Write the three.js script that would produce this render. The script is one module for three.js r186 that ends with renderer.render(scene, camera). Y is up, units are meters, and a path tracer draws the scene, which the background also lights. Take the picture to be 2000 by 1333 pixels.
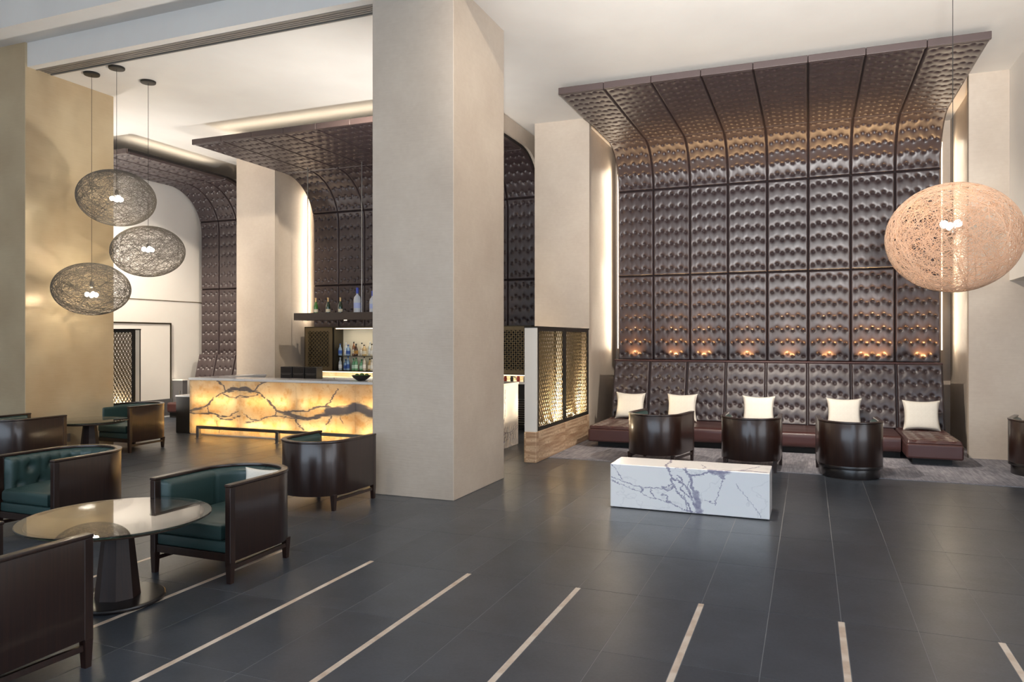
import * as THREE from 'three';
import { RoundedBoxGeometry } from 'three/addons/geometries/RoundedBoxGeometry.js';
import { mergeGeometries, toCreasedNormals, mergeVertices } from 'three/addons/utils/BufferGeometryUtils.js';
import { RectAreaLightUniformsLib } from 'three/addons/lights/RectAreaLightUniformsLib.js';

// ---------------------------------------------------------------- camera, sky, daylight, exposure
// World: x to the right along the lounge wall, y up, depth into the room is -z (the letter D below means -z).
const scene = new THREE.Scene();
const F = 1448, YAW = Math.atan(580 / F);
const camera = new THREE.PerspectiveCamera(2 * Math.atan(666.5 / F) * 180 / Math.PI, 2000 / 1333, 0.1, 100);
camera.position.set(0, 1.7, 0);
camera.rotation.y = YAW;
camera.setViewOffset(2000, 1333, 0, 4.5, 2000, 1333);
scene.background = new THREE.Color(0.62, 0.74, 0.95);
const renderer = new THREE.WebGLRenderer({ antialias: true });
renderer.toneMapping = THREE.LinearToneMapping;
renderer.toneMappingExposure = 1.0;
renderer.shadowMap.enabled = true;
RectAreaLightUniformsLib.init();
const rectLight = (color, intensity, w, h, from, to) => {
  const l = new THREE.RectAreaLight(color, intensity, w, h);
  l.position.set(from[0], from[1], -from[2]);
  l.lookAt(to[0], to[1], -to[2]);
  scene.add(l);
  return l;
};
// unseen glazing behind the camera and right of view, lighting pillar fronts and floor
rectLight(new THREE.Color(0.74, 0.87, 1.0), 2.5, 13.6, 4.9, [-2.0, 2.85, -4.85], [-2.0, 2.85, 10]);
rectLight(new THREE.Color(0.95, 0.97, 1.0), 2.2, 7.6, 3.9, [6.85, 2.35, 2.0], [-10, 2.35, 2.0]);

// ---------------------------------------------------------------- helpers
let seed = 20240611;
const rnd = () => { seed = (seed * 1664525 + 1013904223) >>> 0; return seed / 4294967296; };
const rr = (a, b) => a + (b - a) * rnd();
const taken = new Map();
const numbered = (n) => { const k = taken.get(n) ?? 0; taken.set(n, k + 1); return k ? n + '_' + String(k).padStart(3, '0') : n; };
const info = (o, label, category, group, kind) => {
  if (label) o.userData.label = label;
  if (category) o.userData.category = category;
  if (group) o.userData.group = group;
  if (kind) o.userData.kind = kind;
  return o;
};
const shade = (m) => { m.castShadow = true; m.receiveShadow = true; return m; };
function part(name, geo, mat, parent) {
  const m = shade(new THREE.Mesh(Array.isArray(geo) ? merge(geo) : geo, mat));
  m.name = name; parent.add(m); return m;
}
function single(name, geo, mat, label, category, group, kind) {   // a thing that is one mesh
  const m = part(numbered(name), geo, mat, scene);
  return info(m, label, category, group, kind);
}
function thing(name, label, category, pos = [0, 0, 0], turn = 0, group, kind) {
  const g = new THREE.Group(); g.name = numbered(name); g.position.set(pos[0], pos[1], -pos[2]); g.rotation.y = turn;
  scene.add(g); return info(g, label, category, group, kind);
}
function copyOf(o, pos, turn, label) {
  const c = o.clone(); c.name = numbered(o.name.replace(/_\d{3}$/, '')); c.position.set(pos[0], pos[1], -pos[2]); c.rotation.y = turn;
  c.userData = { ...o.userData, label }; scene.add(c); return c;
}
const bare = (g) => { const r = g.index ? g.toNonIndexed() : g; for (const k of Object.keys(r.attributes)) if (!['position', 'normal', 'uv'].includes(k)) r.deleteAttribute(k); return r; };
const merge = (l) => l.length === 1 ? l[0] : mergeGeometries(l.map(bare));
// uv in metres from the dominant axis of each face normal
function metres(g, off = 0) {
  const p = g.attributes.position, n = g.attributes.normal, uv = new Float32Array(p.count * 2);
  for (let i = 0; i < p.count; i++) {
    const ax = Math.abs(n.getX(i)), ay = Math.abs(n.getY(i)), az = Math.abs(n.getZ(i));
    const u = ax > ay && ax > az ? p.getZ(i) : p.getX(i), v = ay >= ax && ay >= az ? p.getZ(i) : p.getY(i);
    uv[2 * i] = u + off; uv[2 * i + 1] = v + off * 0.37;
  }
  g.setAttribute('uv', new THREE.BufferAttribute(uv, 2)); return g;
}
// box from x0..x1, y0..y1 and depths d0..d1, with rounded edges when r > 0
function box(x0, x1, y0, y1, d0, d1, r = 0) {
  const w = x1 - x0, h = y1 - y0, d = d1 - d0;
  const g = r ? new RoundedBoxGeometry(w, h, d, 2, r) : new THREE.BoxGeometry(w, h, d);
  g.translate((x0 + x1) / 2, (y0 + y1) / 2, -(d0 + d1) / 2);
  return metres(g);
}
const lbox = (w, h, d, x, y, z, r = 0) => box(x - w / 2, x + w / 2, y - h / 2, y + h / 2, -(z + d / 2), -(z - d / 2), r);   // local, z towards the viewer
function bar(a, b, w, t) {                                           // a square bar between two points
  const A = new THREE.Vector3(...a), B = new THREE.Vector3(...b), L = A.distanceTo(B);
  const g = new THREE.BoxGeometry(w, L, t), q = new THREE.Quaternion().setFromUnitVectors(new THREE.Vector3(0, 1, 0), B.clone().sub(A).normalize());
  return g.applyQuaternion(q).translate((A.x + B.x) / 2, (A.y + B.y) / 2, (A.z + B.z) / 2);
}
const cyl = (r0, r1, y0, y1, x = 0, z = 0, n = 20) => new THREE.CylinderGeometry(r1, r0, y1 - y0, n).translate(x, (y0 + y1) / 2, z);
const lathe = (pts, n = 20) => new THREE.LatheGeometry(pts.map((p) => new THREE.Vector2(...p)), n);

// value noise that repeats every `per` cells
const perm = Array.from({ length: 4096 }, () => rnd());
const lat = (x, y, s) => perm[(((x * 374761 + y * 668265 + s * 97381) % 4096) + 4096) % 4096];
function noise(x, y, per, s = 0) {
  const xi = Math.floor(x), yi = Math.floor(y), fx = x - xi, fy = y - yi, m = (v) => ((v % per) + per) % per;
  const sx = fx * fx * (3 - 2 * fx), sy = fy * fy * (3 - 2 * fy);
  const a = lat(m(xi), m(yi), s), b = lat(m(xi + 1), m(yi), s), c = lat(m(xi), m(yi + 1), s), d = lat(m(xi + 1), m(yi + 1), s);
  return a + (b - a) * sx + (c - a) * sy + (a - b - c + d) * sx * sy;
}
function fbm(u, v, cells, oct = 4, s = 0) {                          // u, v in 0..1
  let a = 0, w = 0.5, t = 0, c = cells;
  for (let i = 0; i < oct; i++) { a += w * noise(u * c, v * c, c, s + i); t += w; w *= 0.5; c *= 2; }
  return a / t;
}
function tex(w, h, size, fn, srgb = true) {                          // fn(u, v) -> [r, g, b] in 0..1 (sRGB for colour)
  const d = new Uint8Array(w * h * 4);
  for (let j = 0; j < h; j++) for (let i = 0; i < w; i++) {
    const c = fn((i + 0.5) / w, (j + 0.5) / h), k = (j * w + i) * 4, q = Array.isArray(c) ? c : [c, c, c];
    for (let n = 0; n < 3; n++) d[k + n] = Math.max(0, Math.min(255, q[n] * 255));
    d[k + 3] = 255;
  }
  const t = new THREE.DataTexture(d, w, h); t.magFilter = THREE.LinearFilter; t.minFilter = THREE.LinearMipmapLinearFilter; t.generateMipmaps = true;
  t.wrapS = t.wrapT = THREE.RepeatWrapping; if (srgb) t.colorSpace = THREE.SRGBColorSpace;
  if (size) t.repeat.set(1 / size[0], 1 / size[1]);
  t.needsUpdate = true; return t;
}
const mixc = (a, b, t) => a.map((x, i) => x + (b[i] - x) * t);
const hex = (s) => [1, 3, 5].map((i) => parseInt(s.slice(i, i + 2), 16) / 255);
const clamp = (x, a = 0, b = 1) => Math.max(a, Math.min(b, x));
const smooth = (a, b, x) => { const t = clamp((x - a) / (b - a)); return t * t * (3 - 2 * t); };

// ---------------------------------------------------------------- materials
const M = {};
const std = (o) => new THREE.MeshStandardMaterial(o), phy = (o) => new THREE.MeshPhysicalMaterial(o);
{
  const plasterC = tex(512, 512, [1.7, 1.7], (u, v) => {
    const big = fbm(u, v, 3, 4, 1), fine = fbm(u, v, 40, 3, 5), weave = noise(u * 16, v * 240, 240, 9);
    return mixc(hex('#b9aa9b'), hex('#c9bcad'), clamp(0.5 + (big - 0.5) * 1.4 + (fine - 0.5) * 0.4 + (weave - 0.5) * 0.16));
  });
  const plasterB = tex(512, 512, [1.7, 1.7], (u, v) => 0.5 + 0.3 * (noise(u * 20, v * 260, 260, 9) - 0.5) + 0.5 * (fbm(u, v, 24, 3, 7) - 0.5), false);
  const plasterR = tex(256, 256, [1.7, 1.7], (u, v) => 0.48 + 0.25 * (fbm(u, v, 4, 5, 3) - 0.5), false);
  M.plaster = std({ map: plasterC, bumpMap: plasterB, bumpScale: 0.0012, roughnessMap: plasterR, roughness: 1 });
  const warmLitC = tex(512, 512, [2.1, 2.1], (u, v) => {
    const big = fbm(u, v, 3, 5, 21), streak = fbm(u * 1, v, 8, 4, 25), weave = noise(u * 16, v * 240, 240, 9);
    return mixc(hex('#b59f7f'), hex('#c9b695'), clamp(0.5 + (big - 0.5) * 1.9 + (streak - 0.5) * 0.5 + (weave - 0.5) * 0.14));
  });
  const warmLitR = tex(256, 256, [2.1, 2.1], (u, v) => 0.4 + 0.3 * (fbm(u, v, 3, 5, 21) - 0.5), false);
  M.warmLitPlaster = std({ map: warmLitC, bumpMap: plasterB, bumpScale: 0.0012, roughnessMap: warmLitR, roughness: 1, metalness: 0.12 });  // beige plaster with warm lamplight put into its colour
  const whiteC = tex(256, 256, [3, 3], (u, v) => mixc(hex('#e3ded8'), hex('#ece8e2'), fbm(u, v, 6, 4, 31)));
  M.ceiling = std({ map: whiteC, roughness: 0.9 });
  M.whiteWall = std({ map: whiteC, roughness: 0.75 });
  M.creamWall = std({ color: '#dccdb8', roughness: 0.8 });
  const tileC = (s, a, b) => tex(512, 512, [0.95, 0.95], (u, v) => {
    const cl = fbm(u, v, 5, 5, s), gr = fbm(u, v, 90, 2, s + 3);
    return mixc(hex(a), hex(b), clamp(0.5 + (cl - 0.5) * 1.5 + (gr - 0.5) * 0.7));
  });
  const tileR = tex(512, 512, [0.95, 0.95], (u, v) => 0.33 + 0.04 * (fbm(u, v, 6, 5, 44) - 0.5) + 0.05 * (fbm(u, v, 90, 2, 47) - 0.5), false);
  M.tiles = [tileC(41, '#3d4249', '#494e56'), tileC(51, '#3f444b', '#4b5058'), tileC(61, '#3b4047', '#474c54')].map((map) => std({ map, roughnessMap: tileR, roughness: 1, metalness: 0 }));
  M.grout = std({ color: '#8b8c8e', roughness: 0.9 });
  const inlay = tex(256, 256, [0.5, 0.5], (u, v) => mixc(hex('#cbb29c'), hex('#e6d5c4'), clamp(0.5 + (fbm(u, v, 6, 5, 71) - 0.5) * 2.2)));
  M.inlay = std({ map: inlay, roughness: 0.45 });
  const carpet = tex(512, 512, [1.6, 1.6], (u, v) => {
    const st = noise(u * 150, v * 9, 150, 81), st2 = noise(u * 60, v * 14, 60, 84), bl = fbm(u, v, 4, 4, 87);
    return mixc(hex('#77757c'), hex('#a8a4a9'), clamp(0.45 + (st - 0.5) * 0.6 + (st2 - 0.5) * 0.55 + (bl - 0.5) * 1.0));
  });
  const carpetB = tex(256, 256, [0.25, 0.25], (u, v) => fbm(u, v, 60, 2, 91), false);
  M.carpet = std({ map: carpet, bumpMap: carpetB, bumpScale: 0.004, roughness: 0.98 });
  const leatherB = tex(256, 256, [0.18, 0.18], (u, v) => { const a = fbm(u, v, 28, 3, 95); return 0.5 + Math.abs(a - 0.5) * 1.2; }, false);
  const leatherR = tex(256, 256, [0.9, 0.9], (u, v) => 0.42 + 0.22 * (fbm(u, v, 6, 4, 98) - 0.5), false);
  M.leather = phy({ color: new THREE.Color(0.042, 0.027, 0.029), roughnessMap: leatherR, roughness: 1, bumpMap: leatherB, bumpScale: 0.0006, specularIntensity: 1, clearcoat: 0.5, clearcoatRoughness: 0.4 });
  M.leatherRed = phy({ color: new THREE.Color(0.058, 0.019, 0.017), roughnessMap: leatherR, roughness: 1, bumpMap: leatherB, bumpScale: 0.0006, clearcoat: 0.3, clearcoatRoughness: 0.25 });
  M.leatherEdge = phy({ color: new THREE.Color(0.075, 0.052, 0.050), roughness: 0.42, bumpMap: leatherB, bumpScale: 0.0006 });
  M.seam = std({ color: new THREE.Color(0.012, 0.008, 0.008), roughness: 0.8 });
  M.teal = phy({ color: new THREE.Color(0.028, 0.060, 0.057), roughnessMap: leatherR, roughness: 1, bumpMap: leatherB, bumpScale: 0.0006, clearcoat: 0.2, clearcoatRoughness: 0.3 });
  const woodC = tex(256, 512, [0.5, 1.0], (u, v) => {
    const g = noise(u * 60, v * 3, 60, 101) * 0.6 + noise(u * 150, v * 5, 150, 103) * 0.4;
    return mixc(hex('#21130f'), hex('#301c15'), clamp(0.5 + (g - 0.5) * 1.3));
  });
  M.wood = phy({ map: woodC, roughness: 0.32, clearcoat: 0.55, clearcoatRoughness: 0.16 });
  M.woodMatte = phy({ map: woodC, roughness: 0.5 });
  M.blackWood = phy({ color: new THREE.Color(0.012, 0.009, 0.009), roughness: 0.35, clearcoat: 0.4, clearcoatRoughness: 0.2 });
  M.tableTop = phy({ color: new THREE.Color(0.10, 0.062, 0.044), roughness: 0.28, clearcoat: 0.6, clearcoatRoughness: 0.1 });
  M.glass = phy({ color: 0xffffff, roughness: 0.02, transmission: 1, thickness: 0.01, ior: 1.5, attenuationColor: new THREE.Color(0.75, 0.9, 0.85), attenuationDistance: 0.25 });
  M.pane = phy({ color: 0xffffff, roughness: 0.0, transmission: 1, thickness: 0, ior: 1.5 });
  M.steel = std({ color: '#a9a7a3', roughness: 0.28, metalness: 1 });
  M.bronze = std({ color: '#75654a', roughness: 0.45, metalness: 0.45 });
  M.bronzeDark = std({ color: '#4b4335', roughness: 0.45, metalness: 0.7 });
  M.darkMetal = std({ color: '#3a3733', roughness: 0.45, metalness: 0.6 });
  M.shelfMetal = std({ color: '#4a403b', roughness: 0.5, metalness: 0.3 });
  M.vent = std({ color: '#8f8a84', roughness: 0.5, metalness: 0.3 });
  M.dark = std({ color: '#191817', roughness: 0.6 });
  M.greyCabinet = std({ color: '#5b5a5c', roughness: 0.6 });
  const cush = tex(128, 128, [0.1, 0.1], (u, v) => mixc(hex('#dfd7c9'), hex('#ece6da'), 0.5 * noise(u * 32, v * 8, 32, 111) + 0.5 * noise(u * 8, v * 32, 32, 113)));
  M.cushion = phy({ map: cush, roughness: 0.6, sheen: 0.6, sheenRoughness: 0.4, sheenColor: new THREE.Color(1, 0.97, 0.9) });
  const trav = tex(512, 512, [1.2, 1.2], (u, v) => {
    const wv = v + 0.02 * fbm(u, v, 4, 3, 121), band = noise(u * 3, wv * 46, 46, 123), fine = noise(u * 10, wv * 140, 140, 125), pit = fbm(u, v, 70, 2, 127);
    return mixc(mixc(hex('#a9876b'), hex('#d6bb9c'), clamp(0.5 + (band - 0.5) * 1.2 + (fine - 0.5) * 0.5)), hex('#84684f'), pit > 0.74 ? 0.6 : 0);
  });
  M.travertine = std({ map: trav, roughness: 0.42 });
  M.stringGrey = std({ color: '#6a635b', roughness: 0.7 });
  M.stringBeige = phy({ color: '#c8a488', roughness: 0.8 });
  M.socketMetal = std({ color: '#8a857c', roughness: 0.35, metalness: 0.9 });
  M.white = std({ color: '#e9e7e2', roughness: 0.5 });
  M.bulb = std({ color: '#ffffff', emissive: new THREE.Color(1, 0.93, 0.82), emissiveIntensity: 9 });
  M.led = std({ color: '#fff4e2', emissive: new THREE.Color(1, 0.82, 0.6), emissiveIntensity: 2.2 });
  M.ledAmber = std({ color: '#ffe2c0', emissive: new THREE.Color(1, 0.62, 0.3), emissiveIntensity: 3 });
}
// distance of a point to a list of polylines [width, x, y, x, y, ...]: the strongest stroke there, 0..1
function strokes(list, x, y) {
  let best = 0;
  for (const l of list) {
    const w = l[0];
    for (let i = 1; i + 3 < l.length; i += 2) {
      const ax = l[i], ay = l[i + 1], bx = l[i + 2], by = l[i + 3], dx = bx - ax, dy = by - ay;
      const t = clamp(((x - ax) * dx + (y - ay) * dy) / (dx * dx + dy * dy)), d = Math.hypot(x - ax - t * dx, y - ay - t * dy);
      if (d < w) best = Math.max(best, 1 - smooth(w * 0.4, w * 0.82, d));
    }
  }
  return best;
}
const onyxVeins = [[0.022,-9.8,1.01,-9.66,0.98,-9.51,0.89,-9.45,0.79],[0.05,-9.38,0.79,-9.28,0.84,-9.16,0.82,-9.02,0.85,-8.9,0.8],[0.02,-9.66,0.68,-9.51,0.76,-9.37,0.8,-9.18,0.81,-8.99,0.81,-8.83,0.79,-8.72,0.78,-8.6,0.69],[0.022,-8.8,0.82,-8.77,0.87,-8.65,0.94,-8.49,1.0],[0.016,-9.51,0.73,-9.37,0.68,-9.23,0.67,-9.13,0.72,-8.99,0.69,-8.83,0.71,-8.74,0.75],[0.03,-10.3,0.41,-10.1,0.45,-9.93,0.49,-9.8,0.57,-9.73,0.64],[0.018,-9.85,0.5,-9.83,0.39,-9.73,0.38,-9.56,0.34,-9.37,0.35,-9.25,0.41,-9.18,0.44],[0.018,-10.3,0.38,-10.1,0.37,-9.83,0.38],[0.016,-9.68,0.37,-9.56,0.3,-9.37,0.28,-9.23,0.34,-9.13,0.36],[0.032,-8.54,0.65,-8.46,0.58,-8.35,0.48,-8.22,0.45,-8.09,0.43],[0.02,-8.35,0.48,-8.4,0.39],[0.014,-9.04,0.4,-8.9,0.31,-8.74,0.3,-8.58,0.36,-8.4,0.39,-8.22,0.39,-8.06,0.37,-7.95,0.34],[0.05,-8.18,0.46,-8.02,0.41,-7.87,0.38,-7.71,0.37,-7.57,0.4,-7.42,0.44,-7.31,0.46],[0.022,-8.11,0.47,-7.91,0.49,-7.71,0.5,-7.57,0.56,-7.42,0.59,-7.27,0.59],[0.12,-7.31,0.5,-7.14,0.52,-6.96,0.53,-6.81,0.59,-6.69,0.58,-6.57,0.53,-6.45,0.5],[0.1,-6.45,0.5,-6.2,0.46,-5.9,0.52,-5.6,0.48,-5.2,0.4,-4.8,0.45,-4.3,0.5],[0.018,-7.36,0.61,-7.27,0.66,-7.23,0.73,-7.16,0.82,-7.11,0.88],[0.02,-7.25,0.43,-7.29,0.34,-7.35,0.29],[0.018,-7.99,0.37,-7.91,0.26,-7.8,0.18],[0.01,-7.08,0.42,-7.02,0.32],[0.01,-9.66,0.25,-9.61,0.15,-9.59,0.06],[0.012,-9.04,0.24,-8.85,0.28,-8.67,0.3]];
const marbleVeins = [[0.012,-1.32,0.539,-1.29,0.465,-1.25,0.358,-1.24,0.289,-1.2,0.212,-1.16,0.17,-1.09,0.101,-1.06,0.034],[0.02,-1.12,0.477,-1.1,0.398,-1.06,0.341,-1.05,0.263,-1.02,0.166,-1.0,0.088,-0.96,-0.002],[0.05,-1.02,0.206,-1.0,0.128,-0.99,0.05,-0.97,-0.003],[0.012,-1.06,0.371,-0.99,0.386,-0.91,0.411,-0.87,0.434],[0.05,-0.87,0.434,-0.79,0.424,-0.72,0.443],[0.03,-0.79,0.409,-0.76,0.377],[0.008,-1.85,0.306,-1.73,0.273,-1.63,0.24,-1.5,0.225,-1.36,0.234,-1.29,0.245,-1.24,0.279],[0.006,-1.85,0.275,-1.73,0.232,-1.63,0.194,-1.54,0.176,-1.5,0.143,-1.42,0.119,-1.31,0.102,-1.23,0.08,-1.16,0.05,-1.1,0.031],[0.016,-1.55,0.226,-1.53,0.197,-1.55,0.175],[0.008,-1.45,0.223,-1.45,0.183,-1.41,0.125],[0.014,-1.32,0.232,-1.29,0.214,-1.25,0.237,-1.22,0.27],[0.012,-1.35,0.17,-1.3,0.163,-1.29,0.114,-1.23,0.08],[0.012,-1.24,0.329,-1.18,0.323,-1.13,0.277,-1.08,0.241,-1.07,0.182,-1.05,0.134,-1.03,0.086],[0.01,-1.2,0.362,-1.15,0.345,-1.14,0.286,-1.16,0.235,-1.11,0.179,-1.08,0.161],[0.01,-1.08,0.32,-1.1,0.259,-1.09,0.21,-1.05,0.164],[0.006,-0.77,0.352,-0.79,0.262,-0.82,0.182,-0.84,0.102],[0.006,-0.94,0.143,-0.89,0.128,-0.83,0.122],[0.004,-0.64,0.322,-0.58,0.239,-0.51,0.159,-0.42,0.032],[0.006,-1.85,0.441,-1.8,0.382,-1.74,0.293],[0.008,-1.13,0.177,-1.1,0.08,-1.1,0.031,-1.02,0.028],[0.01,-1.21,0.446,-1.16,0.449,-1.12,0.417],
  // across the top of the bench: the vein list goes on past the front edge (y above 0.44)
  [0.016,-1.33,0.9,-1.31,0.75,-1.33,0.6,-1.32,0.5],[0.03,-0.62,0.50,-0.5,0.52,-0.38,0.49],[0.014,-0.72,0.47,-0.62,0.5,-0.55,0.62,-0.45,0.8],[0.008,-1.0,0.7,-0.93,0.58,-0.96,0.5]];
{
  const OW = 5.9, OH = 1.0;
  const onyx = tex(2048, 360, [OW, OH], (u, v) => {
    const x = -10.27 + u * OW, y = v * OH;
    const wx = x + 0.05 * (fbm(u, v, 60, 3, 131) - 0.5), wy = y + 0.05 * (fbm(u, v, 60, 3, 137) - 0.5);
    const cloud = fbm(u * 1, v * 0.17, 24, 5, 141), rust = fbm(u, v * 0.17, 70, 3, 145), cr = fbm(u, v * 0.17, 40, 4, 149);
    let c = mixc(hex('#e9d6b4'), hex('#f4ead6'), clamp(0.5 + (cloud - 0.5) * 2.6));
    c = mixc(c, hex('#cfa768'), clamp((rust - 0.55) * 3.2) * 0.5);
    c = mixc(c, hex('#a8844e'), (1 - smooth(0.0, 0.012, Math.abs(cr - 0.5))) * 0.35);
    return mixc(c, hex('#807f88'), strokes(onyxVeins, wx, wy) * 0.95);
  });
  M.onyx = phy({ map: onyx, roughness: 0.8, transmission: 0.5, thickness: 0, clearcoat: 0.5, clearcoatRoughness: 0.12 });
  const marble = tex(1536, 960, [1.6, 1.0], (u, v) => {
    const x = -1.9 + u * 1.6, y = v;
    const wx = x + 0.03 * (fbm(u, v, 40, 3, 151) - 0.5) + 0.014 * (fbm(u, v, 160, 2, 153) - 0.5), wy = y + 0.03 * (fbm(u, v, 40, 3, 157) - 0.5) + 0.014 * (fbm(u, v, 160, 2, 159) - 0.5);
    const cl = fbm(u, v, 5, 4, 161), vein = fbm(u, v, 7, 5, 165);
    let c = mixc(hex('#efeff1'), hex('#f7f6f5'), cl);
    c = mixc(c, hex('#c7c6cc'), (1 - smooth(0, 0.02, Math.abs(vein - 0.5))) * 0.3);
    return mixc(c, hex('#8b88a0'), strokes(marbleVeins, wx, wy) * (0.5 + 0.6 * fbm(u, v, 60, 2, 169)));
  });
  M.marble = phy({ map: marble, roughness: 0.22, clearcoat: 0.4, clearcoatRoughness: 0.08 });
}

// ---------------------------------------------------------------- the setting
const CEIL = 5.45;
const structure = (name, geo, mat, label) => { const m = part(name, geo, mat, scene); info(m, label, null, null, 'structure'); taken.set(name, 1); return m; };
{
  // floor: grout bed, slate tiles and pale inlay strips
  const floor = new THREE.Group(); floor.name = 'floor'; scene.add(floor); info(floor, 'dark grey slate tile floor with pale inlaid strips', null, null, 'structure');
  part('bed', box(-13.4, 7.2, -0.2, -0.0012, -5.2, 14.8), M.grout, floor);
  const TX = 0.41, TD = 0.945, GAP = 0.0042, full = [], tall = [];
  const tileGeo = (w, k) => { const g = new THREE.BoxGeometry(w, 0.014, TD - GAP).translate(0, -0.007, 0); return metres(g, k * 0.31); };
  const variants = [0, 1, 2, 3].map((k) => tileGeo(TX - GAP, k)), slim = [0, 1, 2, 3].map((k) => tileGeo(TX - GAP - 0.019, k));
  const px = (x, y, D) => { const c = Math.cos(YAW), s = Math.sin(YAW), xc = x * c + D * s, z = -x * s + D * c; return [1000 + F * xc / z, 662 + F * (1.7 - y) / z, z]; };
  const spots = [];
  for (let i = -34; i <= 17; i++) for (let j = -10; j <= 9; j++) {
    const x0 = 0.18 + i * TX, d0 = 4.865 + j * TD;
    if (x0 < -13.3 || x0 > 6.9 || d0 + TD > 13.45) continue;
    if (x0 > -3.55 && d0 > 9.9) continue;                             // carpet there
    const strip = d0 < 4.8 && i <= 2 && i >= -14, even = ((i % 2) + 2) % 2 === 0, c = px(x0 + TX / 2, 0, d0 + TD / 2);
    const seen = c[2] > 0.6 && c[0] > -60 && c[0] < 2060 && c[1] < 1420;
    const dx = strip ? (even ? 0.0095 : -0.0095) : 0;
    spots.push({ x: x0 + TX / 2 + dx, d: d0 + TD / 2, strip, area: seen ? 1 / c[2] ** 3 : 0, k: Math.floor(rnd() * 4), m: Math.floor(rnd() * 3) });
  }
  spots.sort((a, b) => b.area - a.area);
  const rest = [];
  spots.forEach((s, n) => {
    const g = (s.strip ? slim : variants)[s.k];
    if (n < 300 && s.area) { const t = part(numbered('tile'), g, M.tiles[s.m], floor); t.position.set(s.x, 0, -s.d); }
    else rest.push(g.clone().translate(s.x, 0, -s.d));
  });
  const far = part('far_tiles', merge(rest), M.tiles[0], floor); info(far, null, null, null, 'stuff');
  for (let i = -7; i <= 1; i++) part(numbered('inlay_strip'), box(0.18 + i * 0.82 - 0.017, 0.18 + i * 0.82 + 0.017, -0.014, 0.0006, 0.2, 4.862), M.inlay, floor);
  structure('floor_carpet', box(-3.45, 6.9, -0.002, 0.007, 10.02, 14.6), M.carpet, 'grey streaked carpet in front of the tufted banquette');

  // walls and pillars
  structure('wall_left', box(-13.4, -13.2, 0, CEIL + 0.9, -5.2, 14.8), M.whiteWall, 'white end wall at the far left');
  structure('wall_right', [box(6.95, 7.15, 0, 0.35, -5.2, 14.8), box(6.95, 7.15, 4.35, 7, -5.2, 14.8), box(6.95, 7.15, 0.35, 4.35, 5.9, 14.8), box(6.95, 7.15, 0.35, 4.35, -5.2, -1.9)], M.creamWall, 'unseen cream wall with glazing at the right end of the hall');
  structure('wall_back', [box(-13.4, 7.2, 0, CEIL + 0.1, 14.6, 14.8)], M.plaster, 'beige plaster wall behind the tufted panels');
  structure('wall_front', [box(-13.4, 7.2, 0, 0.3, -5.2, -5.0), box(-13.4, 7.2, 5.4, 7, -5.2, -5.0), box(-13.4, -9, 0.3, 5.4, -5.2, -5.0), box(5, 7.2, 0.3, 5.4, -5.2, -5.0)], M.creamWall, 'unseen cream glazed wall behind the camera');
  for (let k = 0; k < 5; k++) {  // windows out of view behind the camera, for the cool front light
    const w = thing('window_' + (k + 1), 'tall unseen window pane behind the camera in a dark frame', null, [0, 0, 0], 0, null, 'structure'), x0 = -9 + k * 2.8;
    part('window_frame', [box(x0, x0 + 0.06, 0.3, 5.4, -5.15, -5.05), box(x0 + 2.74, x0 + 2.8, 0.3, 5.4, -5.15, -5.05), box(x0 + 0.06, x0 + 2.74, 0.3, 0.36, -5.15, -5.05), box(x0 + 0.06, x0 + 2.74, 5.34, 5.4, -5.15, -5.05), box(x0 + 0.06, x0 + 2.74, 2.6, 2.66, -5.15, -5.05)], M.dark, w);
    part('pane', box(x0 + 0.06, x0 + 2.74, 0.36, 2.6, -5.105, -5.1), M.pane, w);
    part('pane', box(x0 + 0.06, x0 + 2.74, 2.66, 5.34, -5.105, -5.1), M.pane, w);
  }
  for (let k = 0; k < 3; k++) {  // windows out of view, placed to light the right-hand sides
    const w = thing('window_' + (k + 6), 'unseen side window pane in a dark frame', null, [0, 0, 0], 0, null, 'structure'), d0 = -1.9 + k * 2.6;
    part('window_frame', [box(7.0, 7.1, 0.35, 4.35, d0, d0 + 0.06), box(7.0, 7.1, 0.35, 4.35, d0 + 2.54, d0 + 2.6), box(7.0, 7.1, 0.35, 0.41, d0 + 0.06, d0 + 2.54), box(7.0, 7.1, 4.29, 4.35, d0 + 0.06, d0 + 2.54)], M.dark, w);
    part('pane', box(7.05, 7.055, 0.41, 4.29, d0 + 0.06, d0 + 2.54), M.pane, w);
  }
  const pillar = (name, x0, x1, d0, d1, top, mat, label) => structure(name, box(x0, x1, 0, top, d0, d1, 0.008), mat, label);
  pillar('pillar', -4.44, -3.45, 6.97, 8.35, 5.9, M.plaster, 'large square beige plaster pillar in the middle of the hall');
  pillar('pillar_001', -11.02, -10.0, 6.97, 8.37, 5.9, M.warmLitPlaster, 'square plaster pillar at the left, tinted golden for warm light, with the three pendants');
  structure('pillar_002', [box(-4.44, -3.455, 0, CEIL, 12.15, 12.27), box(-4.44, -3.6, 0, CEIL, 12.27, 14.6)], M.plaster, 'beige wall pillar left of the lounge alcove, behind the lattice screen');
  structure('pillar_003', [box(-11.02, -10.04, 0, CEIL, 12.15, 12.27), box(-11.02, -10.18, 0, CEIL, 12.27, 14.6)], M.plaster, 'beige wall pillar left of the bar alcove');
  structure('pillar_004', [box(2.1, 6.95, 0, CEIL, 12.15, 12.27), box(2.25, 6.95, 0, CEIL, 12.27, 14.6)], M.plaster, 'beige wall pillar right of the lounge alcove');
  taken.set('pillar', 5);
  structure('wall_bulkhead', box(2.59, 6.95, 2.51, CEIL, 8.2, 12.15), M.whiteWall, 'white dropped bulkhead at the right edge');
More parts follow.
